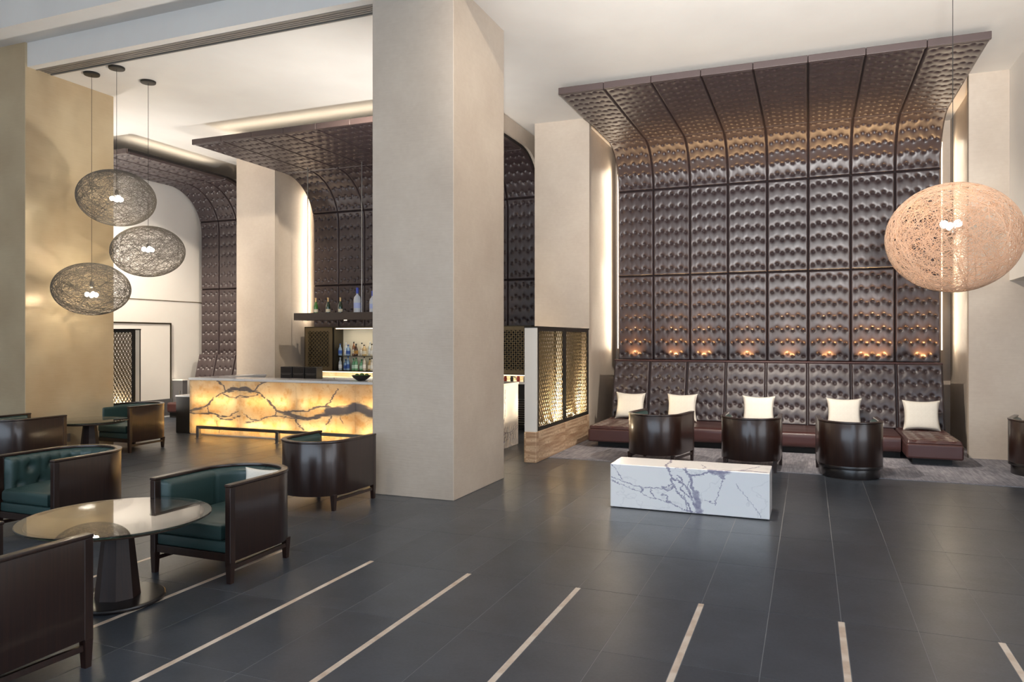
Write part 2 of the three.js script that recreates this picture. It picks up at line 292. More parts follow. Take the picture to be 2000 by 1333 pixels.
  structure('wall_niche', box(-10.18, -4.44, 0, CEIL, 13.75, 14.6), M.plaster, 'beige wall behind the bar panels');
  structure('wall_corner', box(-13.2, -11.02, 0, CEIL, 13.75, 14.6), M.plaster, 'beige wall behind the far left panels');

  // ceilings: low one with a linear slot, the step up, the high one over the hall
  structure('ceiling', [box(-13.4, 7.2, CEIL, CEIL + 0.35, 7.34, 14.8), box(-13.4, 7.2, CEIL, CEIL + 0.35, 7.0, 7.14), box(-13.4, -10.75, CEIL, CEIL + 0.35, 7.14, 7.34), box(-4.3, 7.2, CEIL, CEIL + 0.35, 7.14, 7.34), box(-10.75, -4.3, CEIL + 0.2, CEIL + 0.35, 7.14, 7.34)], M.ceiling, 'smooth white ceiling');
  structure('trim_1', box(-13.4, 7.2, 5.78, 6.0, 6.54, 7.0), M.ceiling, 'white ceiling step above the beam');
  structure('ceiling_high', box(-13.4, 7.2, 6.45, 6.6, -5.2, 6.54), M.ceiling, 'white high ceiling over the hall');
  structure('trim_2', box(-13.4, 7.2, 6.0, 6.6, 6.54, 6.7), M.ceiling, 'upright face of the ceiling step');
  const vent = thing('linear_vent', 'long grey linear air slot in the ceiling beam', 'vent', [0, 0, 0]);
  part('housing', [box(-10.74, -4.31, CEIL + 0.1, CEIL + 0.19, 7.15, 7.33)], M.darkMetal, vent);
  part('rim', [box(-10.75, -4.3, CEIL - 0.006, CEIL + 0.02, 7.12, 7.142), box(-10.75, -4.3, CEIL - 0.006, CEIL + 0.02, 7.338, 7.36)], M.vent, vent);
  for (let k = 0; k < 4; k++) part('slat', box(-10.74, -4.31, CEIL + 0.005, CEIL + 0.03, 7.156 + k * 0.044, 7.188 + k * 0.044), M.vent, vent);
  // far left: flush panel joint and a recessed white door in the end wall, dark skirting
  const door = thing('door_1', 'flush white door in the far left wall with thin brown reveal', null, [0, 0, 0], 0, null, 'structure');
  part('reveal', [box(-13.2, -13.17, 0.36, 2.05, 12.47, 12.5), box(-13.2, -13.17, 2.02, 2.05, 10.3, 12.47)], M.bronzeDark, door);
  part('leaf', box(-13.2, -13.185, 0.0, 2.02, 10.3, 12.47), M.whiteWall, door);
  structure('trim_3', box(-13.2, -13.19, 2.535, 2.55, 8.5, 13.7), M.bronze, 'thin brown joint across the far left wall');
  structure('baseboard_left', box(-13.2, -13.16, 0, 0.37, 8.0, 12.5), M.greyCabinet, 'tall dark grey skirting along the far left wall');
}

// ---------------------------------------------------------------- tufted leather
// height of the upholstery over its board at (u, v) for a panel w wide and len long: zigzag rows of buttons
function tuft(u, v, w, len, cols, waves, amp, deep) {
  const e = Math.min(u, w - u, v, len - v), edge = Math.sqrt(clamp(1 - (1 - clamp(e / 0.022)) ** 2));
  const pu = (w - 0.07) / cols, pv = len / waves; let h = 0.042 * edge;
  const row = Math.round(v / pv - 0.5), c0 = Math.floor((u - 0.035) / pu);
  let dim = 0, crease = 0, sag = 0;
  for (let r = row - 1; r <= row + 1; r++) {
    if (r < 0 || r >= waves) continue;
    const vc = (r + 0.5) * pv;
    for (let c = c0 - 1; c <= c0 + 1; c++) {
      if (c < 0 || c >= cols) continue;
      const bu = 0.035 + (c + 0.5) * pu, bv = vc + (c % 2 ? amp : -amp), d2 = (u - bu) ** 2 + (v - bv) ** 2;
      dim = Math.max(dim, Math.exp(-d2 / 0.00036) + 0.3 * Math.exp(-d2 / 0.0016));
      if (c + 1 < cols) {
        const nu = bu + pu, nv = vc + (c % 2 ? -amp : amp), t = clamp(((u - bu) * pu + (v - bv) * (nv - bv)) / (pu * pu + (nv - bv) ** 2)), q = Math.hypot(u - bu - t * pu, v - bv - t * (nv - bv));
        crease = Math.max(crease, Math.exp(-q * q / 0.00025)); sag = Math.max(sag, Math.exp(-q * q / 0.0022));
      }
      const q = Math.abs(u - bu) ** 2 / 0.00018;                       // faint pleat up and down from each button
      crease = Math.max(crease, 0.6 * Math.exp(-q) * clamp(1 - Math.abs(v - bv) / pv));
    }
  }
  return h - edge * (dim * deep + crease * deep * 0.1 + sag * deep * 0.24);
}
// a patch of tufted leather on a profile: prof(s) -> [x, y, nx, ny] in the (z, y) plane; panel spans s0..s1, width w
function patch(prof, s0, s1, w, cols, waves, amp = 0.022, deep = 0.025, du = 0.0122, extra) {
  const len = s1 - s0, nu = Math.round(w / du), nv = Math.round(len / (du * 1.05)), pos = [], uv = [], idx = [];
  for (let j = 0; j <= nv; j++) for (let i = 0; i <= nu; i++) {
    const u = i / nu * w, v = j / nv * len, [z, y, nz, ny] = prof(s0 + v);
    const h = tuft(u, v, w, len, cols, waves, amp, deep) + (extra ? extra(u, v) : 0);
    pos.push(u - w / 2, y + ny * h, z + nz * h); uv.push(u, v);
  }
  for (let j = 0; j < nv; j++) for (let i = 0; i < nu; i++) { const a = j * (nu + 1) + i, b = a + nu + 1; idx.push(a, a + 1, b, b, a + 1, b + 1); }
  const g = new THREE.BufferGeometry();
  g.setAttribute('position', new THREE.Float32BufferAttribute(pos, 3)); g.setAttribute('uv', new THREE.Float32BufferAttribute(uv, 2)); g.setIndex(idx); g.computeVertexNormals();
  const n = g.attributes.normal, [, , nz, ny] = prof((s0 + s1) / 2), k = Math.floor(n.count / 2);
  if (n.getZ(k) * nz + n.getY(k) * ny < 0) { idx.reverse(); g.setIndex(idx); g.computeVertexNormals(); }
  return g;
}
// upright wall, quarter arc, level soffit. Board face at depth W, foot y0, arc starts at ya with radius r, soffit reaches depth Df
function profile(W, y0, ya, r, Df) {
  const a = ya - y0, b = a + r * Math.PI / 2, c = b + (W - r) - Df;
  const at = (s) => {
    if (s <= a) return [-W, y0 + s, 1, 0];
    if (s <= b) { const t = (s - a) / r; return [-(W - r + r * Math.cos(t)), ya + r * Math.sin(t), Math.cos(t), -Math.sin(t)]; }
    return [-(W - r - (s - b)), ya + r, 0, -1];
  };
  return { at, a, b, c };
}
function canopy(name, label, x0, x1, cols, W, y0, ya, r, Df, joints, buttons) {
  const g = thing(name, label, 'wall panel', [(x0 + x1) / 2, 0, 0], 0, 'tufted leather canopies'), p = profile(W, y0, ya, r, Df), w = (x1 - x0) / cols, gap = 0.006;
  const cuts = [0, ...joints.map((y) => y <= ya ? y - y0 : p.a + r * Math.asin((y - ya) / r)), p.b, p.c];
  const names = [...joints.map(() => 'tufted_panel'), 'curved_panel', 'soffit_panel'];
  for (let k = 0; k + 1 < cuts.length; k++) {
    const len = cuts[k + 1] - cuts[k] - gap, geo = patch(p.at, cuts[k] + gap / 2, cuts[k + 1] - gap / 2, w - gap, buttons, Math.max(2, Math.round(len / 0.229)));
    for (let c = 0; c < cols; c++) part(names[k], geo, M.leather, g).position.x = x0 + (c + 0.5) * w - (x0 + x1) / 2;
  }
  // board behind the leather
  const sh = [], back = [], N = 60;
  for (let i = 0; i <= N; i++) { const [z, y, nz, ny] = p.at(p.c * i / N); sh.push([z, y]); back.push([z - nz * 0.045, y - ny * 0.045]); }
  const outline = new THREE.Shape([...sh, ...back.reverse()].map(([z, y]) => new THREE.Vector2(-z, y)));
  const bd = new THREE.ExtrudeGeometry(outline, { depth: x1 - x0, bevelEnabled: false }).rotateY(Math.PI / 2).translate(-(x1 - x0) / 2, 0, 0);
  part('board', metres(bd), M.seam, g);
  for (let c = 0; c < cols; c++) part('fascia', box(-(x1 - x0) / 2 + c * w + 0.003, -(x1 - x0) / 2 + (c + 1) * w - 0.003, ya + r - 0.045, ya + r + 0.05, Df - 0.05, Df - 0.004, 0.008), M.leatherEdge, g);
  return { g, p };
}
canopy('tufted_canopy', 'brown tufted leather wall panel curving into a canopy above the cream cushions', -3.425, 2.035, 8, 14.1, 1.29, 4.53, 0.81, 10.42, [2.9, 4.53], 7);
canopy('tufted_canopy', 'brown tufted leather wall panel curving into a canopy over the bar', -9.97, -4.77, 8, 13.35, 1.28, 4.12, 1.0, 9.95, [2.84, 4.41], 7);
canopy('tufted_canopy', 'narrow brown tufted leather canopy in the far left corner', -13.12, -11.515, 3, 13.35, 1.28, 4.12, 1.0, 9.95, [2.84, 4.41], 6);
{ // plaster cheek that closes the bar canopy's right side up to the ceiling
  const p = profile(13.4, 1.28, 4.12, 1.05, 9.95), pts = [];
  for (let i = 0; i <= 40; i++) { const [z, y] = p.at(p.a + (p.c - p.a) * i / 40); pts.push(new THREE.Vector2(-z, y)); }
  pts.push(new THREE.Vector2(9.95, CEIL), new THREE.Vector2(13.75, CEIL), new THREE.Vector2(13.75, 4.12));
  structure('wall_cheek', metres(new THREE.ExtrudeGeometry(new THREE.Shape(pts), { depth: 0.05, bevelEnabled: false }).rotateY(Math.PI / 2).translate(-4.765, 0, 0)), M.plaster, 'beige cheek wall above the right side of the bar canopy');
}
// light in the gaps behind and above the canopies
function ledStrip(label, a, b, to, power, w = 0.05) {
  const A = new THREE.Vector3(a[0], a[1], -a[2]), B = new THREE.Vector3(b[0], b[1], -b[2]), mid = A.clone().add(B).multiplyScalar(0.5), L = A.distanceTo(B);
  const g = thing('led_strip', label, 'light', [0, 0, 0], 0, 'hidden LED strips');
  const T = new THREE.Vector3(to[0], to[1], -to[2]), dir = T.clone().sub(mid).normalize();
  const face = new THREE.BoxGeometry(0.02, 0.02, L - 0.02), back = new THREE.BoxGeometry(0.03, 0.03, L);
  const q = new THREE.Quaternion().setFromUnitVectors(new THREE.Vector3(0, 0, 1), B.clone().sub(A).normalize());
  part('channel', back.applyQuaternion(q).translate(mid.x - dir.x * 0.02, mid.y - dir.y * 0.02, mid.z - dir.z * 0.02), M.steel, g);
  part('diffuser', face.applyQuaternion(q).translate(mid.x, mid.y, mid.z), M.led, g);
  if (Math.abs(A.y - B.y) > 1) for (const f of [0.08, 0.5, 0.92]) part('bracket', box(mid.x - (dir.x > 0 ? 0.07 : -0.03), mid.x + (dir.x > 0 ? -0.03 : 0.07), A.y + (B.y - A.y) * f - 0.02, A.y + (B.y - A.y) * f + 0.02, -mid.z - 0.027, -mid.z + 0.01), M.steel, g);
  const l = new THREE.RectAreaLight(new THREE.Color(1, 0.84, 0.64), power, L - 0.02, w);
  l.position.copy(mid).addScaledVector(dir, 0.016);
  const zA = dir.clone().negate(), xA = B.clone().sub(A).normalize(), yA = new THREE.Vector3().crossVectors(zA, xA).normalize();
  l.quaternion.setFromRotationMatrix(new THREE.Matrix4().makeBasis(xA, yA, zA));
  scene.add(l);
}
ledStrip('LED strip behind the left edge of the lounge panels', [-3.45, 1.5, 14.17], [-3.45, 5.0, 14.17], [-3.6, 3.25, 14.06], 42);
ledStrip('LED strip behind the right edge of the lounge panels', [2.06, 1.5, 14.17], [2.06, 5.0, 14.17], [2.25, 3.25, 14.06], 42);
ledStrip('LED strip behind the left edge of the bar panels', [-10.0, 2.1, 13.42], [-10.0, 4.9, 13.42], [-10.18, 3.5, 13.32], 40);
ledStrip('unseen LED strip on top of the bar canopy lighting the ceiling along its front edge', [-9.8, 5.205, 10.3], [-4.9, 5.205, 10.3], [-7.35, 5.9, 10.3], 5, 0.12);  // canopy-top strips are out of view, placed to brighten the ceiling
ledStrip('unseen LED strip along the left edge on top of the bar canopy', [-9.7, 5.205, 10.5], [-9.7, 5.205, 12.1], [-9.9, 5.6, 11.3], 5, 0.12);
ledStrip('unseen LED strip on top of the far left canopy', [-11.78, 5.205, 10.1], [-11.78, 5.205, 12.2], [-11.7, 5.7, 11.15], 5, 0.12);

// ---------------------------------------------------------------- banquette with its ledge lamps
{
  const b = thing('banquette', 'long low brown leather banquette under the big tufted wall', 'sofa', [0, 0, 0]);
  const X0 = -3.22, X1 = 1.9, w = (X1 - X0) / 8, H = 1.31, yb = 0.3, Db = 12.72, Dt = 12.99, L = Math.hypot(H - yb, Dt - Db);
  const nz = (H - yb) / L, ny = (Dt - Db) / L;
  const prof = (s) => [-(Db + (Dt - Db) * s / L), yb + (H - yb) * s / L, nz, ny];
  for (let c = 0; c < 8; c++) {
    const ph = rr(0, 9), soft = c === 0 || c === 7 ? 1 : 0.35;
    const wr = (u, v) => soft * 0.009 * (noise(u * 9 + v * 7 + ph, v * 22 - u * 20 + ph, 999, 7) - 0.5) * smooth(0, 0.08, Math.min(u, v, 0.63 - u, L - v));
    part('back_panel', patch(prof, 0.005, L - 0.005, w - 0.008, 7, 5, 0.022, 0.025, 0.0135, wr), M.leather, b).position.x = X0 + (c + 0.5) * w;
  }
  const sec = new THREE.Shape([[Db, yb], [Dt, H], [Dt + 0.06, H], [14.02, 1.27], [14.02, 0.02], [Db, 0.02]].map((q) => new THREE.Vector2(...q)));
  part('back_board', metres(new THREE.ExtrudeGeometry(sec, { depth: X1 - X0, bevelEnabled: false }).rotateY(Math.PI / 2).translate(X0, 0, 0)), M.leather, b);
  part('top_piping', new THREE.CylinderGeometry(0.018, 0.018, X1 - X0, 10).rotateZ(Math.PI / 2).translate((X0 + X1) / 2, H + 0.005, -Dt), M.leatherRed, b);
  // the seat between the end stools, with a soft front edge
  const padL = -2.35, padR = 1.2;
  {
    const cells = new THREE.BoxGeometry(padR - padL - 0.01, 0.22, 1.08, 140, 8, 24), q = cells.attributes.position;
    for (let i = 0; i < q.count; i++) {                                // pull the corners round, then let the stuffing swell and crease
      let x = q.getX(i), y = q.getY(i), z = q.getZ(i); const R = 0.06, cy = clamp(y, -0.11 + R, 0.11 - R), cz = clamp(z, -0.54 + R, 0.54 - R), d = Math.hypot(y - cy, z - cz);
      if (d > 0) { y = cy + (y - cy) / d * Math.min(d, R); z = cz + (z - cz) / d * Math.min(d, R); }
      const k = 0.010 * (noise(x * 3 + 7, z * 2 + 3, 999, 3) - 0.5) - 0.010 * Math.exp(-(((x + 10.2) % 0.71 - 0.355) ** 2) / 0.0004);
      q.setXYZ(i, x, y + (y > 0 ? k + 0.008 : 0), z + (z > 0.4 ? k : 0));
    }
    cells.computeVertexNormals(); part('seat_cushion', cells.translate((padL + padR) / 2, 0.21, -12.19), M.leatherRed, b);
  }
  for (const [a, e] of [[-3.2, -2.36], [1.21, 1.88]]) {
    const wS = e - a, top = patch((s) => [-11.2 - s, 0.305, 0, 1], 0.0, 1.5, wS - 0.02, wS > 0.7 ? 6 : 5, 8, 0.045, 0.036, 0.0135);
    part('stool_top', top, M.leatherRed, b).position.x = (a + e) / 2;
    part('stool_body', new RoundedBoxGeometry(wS, 0.2, 1.54, 4, 0.03).translate((a + e) / 2, 0.2, -11.94), M.leatherRed, b);
    part('plinth', box(a + 0.1, e - 0.1, 0.007, 0.11, 11.4, 12.6), M.dark, b);
  }
  part('plinth', box(padL, padR, 0.007, 0.11, 11.8, 12.7), M.dark, b);
  // small amber lamps standing on the ledge, shining up the wall
  const xs = [-3.1, -2.35, -1.8, -1.04, -0.33, 0.31, 0.88, 1.15, 1.76], where = ['at the left end', 'second from the left', 'third from the left', 'fourth from the left', 'in the middle', 'fourth from the right', 'third from the right', 'second from the right', 'at the right end'];
  xs.forEach((x, i) => {
    const t = thing('ledge_lamp', 'small amber uplight on the banquette ledge ' + where[i], 'lamp', [x, 1.262, 13.93], 0, 'ledge uplights');
    part('cup', lathe([[0, 0], [0.022, 0], [0.024, 0.018], [0.02, 0.018], [0.019, 0.004], [0, 0.004]], 14), M.darkMetal, t);
    part('glow', cyl(0.016, 0.016, 0.004, 0.012, 0, 0, 12), M.ledAmber, t);
    const s = new THREE.SpotLight(new THREE.Color(1, 0.52, 0.2), 2.6, 0, 0.9, 0.8, 2); s.position.set(0, 0.03, 0); s.target.position.set(0, 1.0, -0.22); s.castShadow = true; s.shadow.radius = 0.5;
    const n = new THREE.SpotLight(new THREE.Color(1, 0.66, 0.34), 11, 0, 0.42, 1, 2); n.position.set(0, 0.03, 0.02); n.target.position.set(0, 2.0, 0.1); n.castShadow = true; t.add(n, n.target);
    t.add(s, s.target);
  });
}
{ // banquette of the far left corner
  const b = thing('banquette', 'tufted leather banquette back in the far left corner behind the bar', 'sofa', [0, 0, 0]);
  const prof = (s) => [-(12.72 + 0.27 * s / 1.1), 0.3 + 1.05 * s / 1.1, 0.97, 0.25], geo = patch(prof, 0.005, 1.095, 0.525, 6, 5, 0.02, 0.022);
  for (let c = 0; c < 3; c++) part('back_panel', geo, M.leather, b).position.x = -12.83 + (c + 0.5) * 0.533;
  const sec = new THREE.Shape([[12.74, 0.02], [12.74, 0.3], [13.01, 1.35], [13.3, 1.34], [13.3, 0.02]].map((q) => new THREE.Vector2(...q)));
  part('back_board', metres(new THREE.ExtrudeGeometry(sec, { depth: 1.62, bevelEnabled: false }).rotateY(Math.PI / 2).translate(-12.84, 0, 0)), M.leather, b);
  part('seat_cushion', new RoundedBoxGeometry(1.6, 0.22, 0.7, 3, 0.05).translate(-12.03, 0.22, -12.38), M.leatherRed, b);
  part('plinth', box(-12.8, -11.26, 0, 0.12, 12.1, 12.7), M.dark, b);
}
// ---------------------------------------------------------------- cushions
function pillow(w, h, t) {
  const N = 26, pos = [], uv = [], idx = [];
  for (const s of [1, -1]) {
    const o = pos.length / 3;
    for (let j = 0; j <= N; j++) for (let i = 0; i <= N; i++) {
      const a = i / N * 2 - 1, b = j / N * 2 - 1, pin = 1 - 0.12 * (1 - a * a) * b * b * b * b, pin2 = 1 - 0.12 * (1 - b * b) * a * a * a * a;
      const th = t / 2 * Math.pow(clamp((1 - a ** 4) * (1 - b ** 4)), 0.42);
      pos.push(a * w / 2 * pin2, h / 2 + b * h / 2 * pin, s * (th + 0.003)); uv.push(a * w / 2, b * h / 2);
    }
    for (let j = 0; j < N; j++) for (let i = 0; i < N; i++) { const p = o + j * (N + 1) + i, q = p + N + 1; s > 0 ? idx.push(p, p + 1, q, q, p + 1, q + 1) : idx.push(p, q, p + 1, q, q + 1, p + 1); }
  }
  const g = new THREE.BufferGeometry(); g.setAttribute('position', new THREE.Float32BufferAttribute(pos, 3)); g.setAttribute('uv', new THREE.Float32BufferAttribute(uv, 2)); g.setIndex(idx); g.computeVertexNormals(); return g;
}
{
  const geo = pillow(0.5, 0.46, 0.15);
  [[-2.83, 12.44, 0.12, 'cream square cushion at the far left end of the banquette'], [-1.96, 12.44, -0.06, 'cream square cushion second from left, behind the first tub chair'], [-0.75, 12.44, 0, 'cream square cushion in the middle of the banquette'], [0.5, 12.44, -0.03, 'cream square cushion behind the brown swivel tub chair'], [1.55, 12.44, -0.04, 'cream square cushion at the right end, on the stool seat']].forEach(([x, D, turn, label]) => {
    const c = single('cushion', geo, M.cushion, label, 'cushion', 'cream cushions on the banquette');
    c.position.set(x, 0.335, -D); c.rotation.set(-0.24, turn, 0);
  });
}

// ---------------------------------------------------------------- lounge chairs
const CW = 0.735, CD = 0.84, CH = 0.69, ZS = -0.06;
function uPath(off, n = 30) {                                         // right front end, round the back, to the left front end
  const a = CW / 2 - off, b = CD / 2 + ZS - off, p = [[a, CD / 2], [a, CD / 4 + ZS / 2]];
  for (let i = 0; i <= n; i++) { const t = Math.PI * i / n; p.push([a * Math.cos(t), ZS - b * Math.sin(t)]); }
  p.push([-a, CD / 4 + ZS / 2], [-a, CD / 2]); return p;
}
function uSolid(o0, o1, y0, y1, bevel = 0.004, front = 0) {
  const adj = (l) => l.map(([x, z]) => [x, z === CD / 2 ? z - front : z]);
  const s = new THREE.Shape([...adj(uPath(o0 + bevel)), ...adj(uPath(o1 - bevel)).reverse()].map(([x, z]) => new THREE.Vector2(x, -z)));
  const g = new THREE.ExtrudeGeometry(s, { depth: y1 - y0 - 2 * bevel, bevelEnabled: true, bevelThickness: bevel, bevelSize: bevel, bevelSegments: 2 });
  return metres(toCreasedNormals(g.rotateX(-Math.PI / 2).translate(0, y0 + bevel, 0), 0.7));
}
function liner(off, y0, y1, tufted) {
  const path = uPath(off, 40).map(([x, z]) => [x, Math.min(z, CD / 2 - 0.05)]), acc = [0], pos = [], uv = [], idx = [];
  for (let i = 1; i < path.length; i++) acc.push(acc[i - 1] + Math.hypot(path[i][0] - path[i - 1][0], path[i][1] - path[i - 1][1]));
  const L = acc[acc.length - 1], nu = 110, nv = 22, H = y1 - y0;
  const at = (s) => { let i = 1; while (i < acc.length - 1 && acc[i] < s) i++; const t = (s - acc[i - 1]) / (acc[i] - acc[i - 1] || 1); return [path[i - 1][0] + (path[i][0] - path[i - 1][0]) * t, path[i - 1][1] + (path[i][1] - path[i - 1][1]) * t]; };
  for (let j = 0; j <= nv; j++) for (let i = 0; i <= nu; i++) {
    const s = i / nu * L, v = j / nv * H, [x, z] = at(s), [xa, za] = at(Math.max(0, s - 0.01)), [xb, zb] = at(Math.min(L, s + 0.01));
    let tx = xb - xa, tz = zb - za; const l = Math.hypot(tx, tz); tx /= l; tz /= l;
    const e = Math.min(s, L - s, H - v), edge = Math.sqrt(clamp(1 - (1 - clamp(e / 0.05)) ** 2)); let h = 0.06 * edge;
    if (tufted) for (let r = 0; r < 2; r++) for (let c = 0; c < 9; c++) {
      const bs = (c + 0.5 + (r ? 0.5 : 0)) * L / 9.5, bv = r ? H * 0.38 : H * 0.72, d2 = (s - bs) ** 2 + (v - bv) ** 2;
      h -= 0.034 * Math.exp(-d2 / 0.0012) + (v > bv ? 0.010 * Math.exp(-((s - bs) ** 2) / 0.0002) : 0);
    } else for (const f of [0.26, 0.5, 0.74]) h -= 0.012 * Math.exp(-((s - f * L) ** 2) / 0.00012);
    pos.push(x + tz * h, y0 + v, z - tx * h); uv.push(s, v);
  }
  for (let j = 0; j < nv; j++) for (let i = 0; i < nu; i++) { const a = j * (nu + 1) + i, b = a + nu + 1; idx.push(a, b, a + 1, b, b + 1, a + 1); }
  const g = new THREE.BufferGeometry(); g.setAttribute('position', new THREE.Float32BufferAttribute(pos, 3)); g.setAttribute('uv', new THREE.Float32BufferAttribute(uv, 2)); g.setIndex(idx); g.computeVertexNormals();
  return g;
}
function seatPad(off, y0, y1, bevel, crown, front) {
  const p = uPath(off + bevel, 24).map(([x, z]) => [x, z === CD / 2 ? z + front - bevel : z]);
  const s = new THREE.Shape(p.map(([x, z]) => new THREE.Vector2(x, -z)));
  let g = new THREE.ExtrudeGeometry(s, { depth: y1 - y0 - 2 * bevel, steps: 1, bevelEnabled: true, bevelThickness: bevel, bevelSize: bevel, bevelSegments: 5 }).rotateX(-Math.PI / 2).translate(0, y0 + bevel, 0);
  if (crown) {                                                        // a domed top, on a fine grid set over the pad
    const N = 18, pos = [], idx = [], a = CW / 2 - off - bevel;
    for (let j = 0; j <= N; j++) for (let i = 0; i <= N; i++) {
      const u = i / N * 2 - 1, v = j / N, z = CD / 2 + front - bevel - v * (CD + front - off - 2 * bevel), zz = Math.min(0, z - ZS) / (CD / 2 + ZS - off), half = a * Math.sqrt(Math.max(0.02, 1 - zz * zz));
      pos.push(u * half, y1 - 0.001 + crown * (1 - u ** 4) * (1 - (2 * v - 1) ** 4), z);
    }
    for (let j = 0; j < N; j++) for (let i = 0; i < N; i++) { const q = j * (N + 1) + i, r = q + N + 1; idx.push(q, q + 1, r, r, q + 1, r + 1); }
    const t = new THREE.BufferGeometry(); t.setAttribute('position', new THREE.Float32BufferAttribute(pos, 3)); t.setIndex(idx); t.computeVertexNormals();
    g = mergeGeometries([bare(metres(toCreasedNormals(g, 0.9))), bare(metres(t.toNonIndexed()))]); return g;
  }
  return metres(toCreasedNormals(g, 0.9));
}
const linerSmooth = liner(0.04, 0.26, 0.668, false), linerTufted = liner(0.04, 0.26, 0.668, true);
const cg = { shell: uSolid(0, 0.04, 0.15, 0.668), rim: uSolid(-0.006, 0.05, 0.668, CH, 0.006), cushion: seatPad(0.085, 0.285, 0.4, 0.035, 0.035, 0.0), deck: seatPad(0.05, 0.205, 0.285, 0.012, 0, -0.015), plinth: uSolid(0.03, 0.09, 0.0, 0.115, 0.006, 0.03), skirt: uSolid(0.0, 0.04, 0.115, 0.16, 0.006) };
const taper = (x, z, h, w0, w1) => { const g = new THREE.BoxGeometry(w1, h, w1).translate(0, h / 2, 0), p = g.attributes.position; for (let i = 0; i < p.count; i++) if (p.getY(i) < 0.01) { p.setX(i, p.getX(i) * w0 / w1); p.setZ(i, p.getZ(i) * w0 / w1); } g.computeVertexNormals(); return metres(g.translate(x, 0, z)); };
cg.frontLeg = (s) => mergeGeometries([bare(lbox(0.046, 0.52, 0.05, s * (CW / 2 - 0.02), 0.408, CD / 2 - 0.018, 0.004)), bare(taper(s * (CW / 2 - 0.02), CD / 2 - 0.018, 0.15, 0.034, 0.046))]);
cg.rearLeg = (s) => taper(s * 0.305, -0.24, 0.16, 0.032, 0.05);
cg.stretcher = (s) => metres(bar([s * (CW / 2 - 0.022), 0.105, CD / 2 - 0.04], [s * 0.312, 0.105, -0.22], 0.022, 0.03));
cg.frontRail = lbox(CW - 0.09, 0.055, 0.03, 0, 0.178, CD / 2 - 0.02, 0.004);
const chairParts = { legF: [-1, 1].map(cg.frontLeg), legR: [-1, 1].map(cg.rearLeg), str: [-1, 1].map(cg.stretcher) };
function makeChair(name, label, pos, turn, tufted, swivel, group) {
  const t = thing(name, label, 'armchair', pos, turn, group);
  part('shell', cg.shell, M.wood, t); part('rim', cg.rim, M.wood, t);
  part('backrest', tufted ? linerTufted : linerSmooth, M.teal, t);
  part('seat_cushion', cg.cushion, M.teal, t); part('seat_deck', cg.deck, M.teal, t);
  part('front_rail', cg.frontRail, M.wood, t);
  if (swivel) { part('plinth', cg.plinth, M.blackWood, t); part('base_band', cg.skirt, M.blackWood, t); for (const g of chairParts.legF) part('leg', g, M.wood, t); }
  else { for (const g of [...chairParts.legF, ...chairParts.legR]) part('leg', g, M.wood, t); for (const g of chairParts.str) part('stretcher', g, M.wood, t); }
  return t;
}
const cl = 'dark wood lounge chairs', ct = 'tub chairs facing the banquette';
makeChair('lounge_armchair', 'dark wood armchair with green leather seat holding a small cushion, by the round table', [-4.075, 0, 4.45], 0, false, false, cl);
makeChair('lounge_armchair', 'dark wood armchair cropped at the bottom left corner, seen from its side', [-3.82, 0, 2.34], Math.PI, false, false, cl);
makeChair('lounge_armchair', 'dark wood armchair with button-tufted green leather at the left edge', [-6.18, 0, 4.72], 0, true, false, cl);
makeChair('lounge_armchair', 'dark wood armchair with golden side, nearest the glowing bar', [-9.72, 0, 8.52], 0, false, false, cl);
makeChair('lounge_armchair', 'dark wood armchair at the far left edge with its side panel towards us', [-9.51, 0, 6.51], Math.PI, false, false, cl);
makeChair('lounge_armchair', 'dark wood armchair half hidden behind the big pillar, facing the bar', [-4.66, 0, 6.38], Math.PI, false, false, cl);
makeChair('tub_chair', 'left dark tub chair of three behind the marble bench', [-1.92, 0.007, 10.15], Math.PI - 0.18, false, false, ct);
makeChair('tub_chair', 'middle dark tub chair of three behind the marble bench', [-0.7, 0.007, 10.15], Math.PI, false, false, ct);
makeChair('tub_chair', 'brown tub chair on a dark plinth, rightmost of three by the marble bench', [0.47, 0.007, 10.16], Math.PI + 0.05, false, true, ct);
makeChair('tub_chair', 'tub chair on a dark plinth cut off by the right picture edge', [2.72, 0.007, 11.05], Math.PI - 0.35, false, true, ct);
{
  const c = single('cushion', pillow(0.32, 0.27, 0.1), M.cushion, 'small cream cushion peeking out inside the green leather armchair', 'cushion');
  c.position.set(-3.93, 0.43, -4.6); c.rotation.set(-0.42, 0.5, 0.12);
}

// ---------------------------------------------------------------- round tables
function roundTable(label, x, D, r) {
  const t = thing('round_table', label, 'table', [x, 0, D], 0, 'round pedestal tables');
  part('glass_top', lathe([[0, 0.536], [r - 0.006, 0.536], [r, 0.54], [r, 0.546], [r - 0.004, 0.55], [0, 0.55]], 64), M.glass, t);
  part('table_top', lathe([[0, 0.505], [r - 0.09, 0.505], [r - 0.055, 0.515], [r - 0.05, 0.53], [r - 0.055, 0.534], [0, 0.534]], 64), M.tableTop, t);
  part('column', new THREE.CylinderGeometry(0.085, 0.135, 0.47, 8).toNonIndexed().translate(0, 0.265, 0), M.woodMatte, t).geometry.computeVertexNormals();
  part('base', lathe([[0, 0], [0.27, 0], [0.285, 0.006], [0.285, 0.024], [0.275, 0.03], [0, 0.03]], 48), M.blackWood, t);
}
roundTable('round glass-topped pedestal table in front of the green armchair, largest in view', -4.17, 3.52, 0.57);
roundTable('round pedestal table beside the golden pillar, between two armchairs', -9.45, 7.52, 0.5);
roundTable('round table mostly outside the left picture edge, only its rim showing', -6.75, 3.72, 0.55);

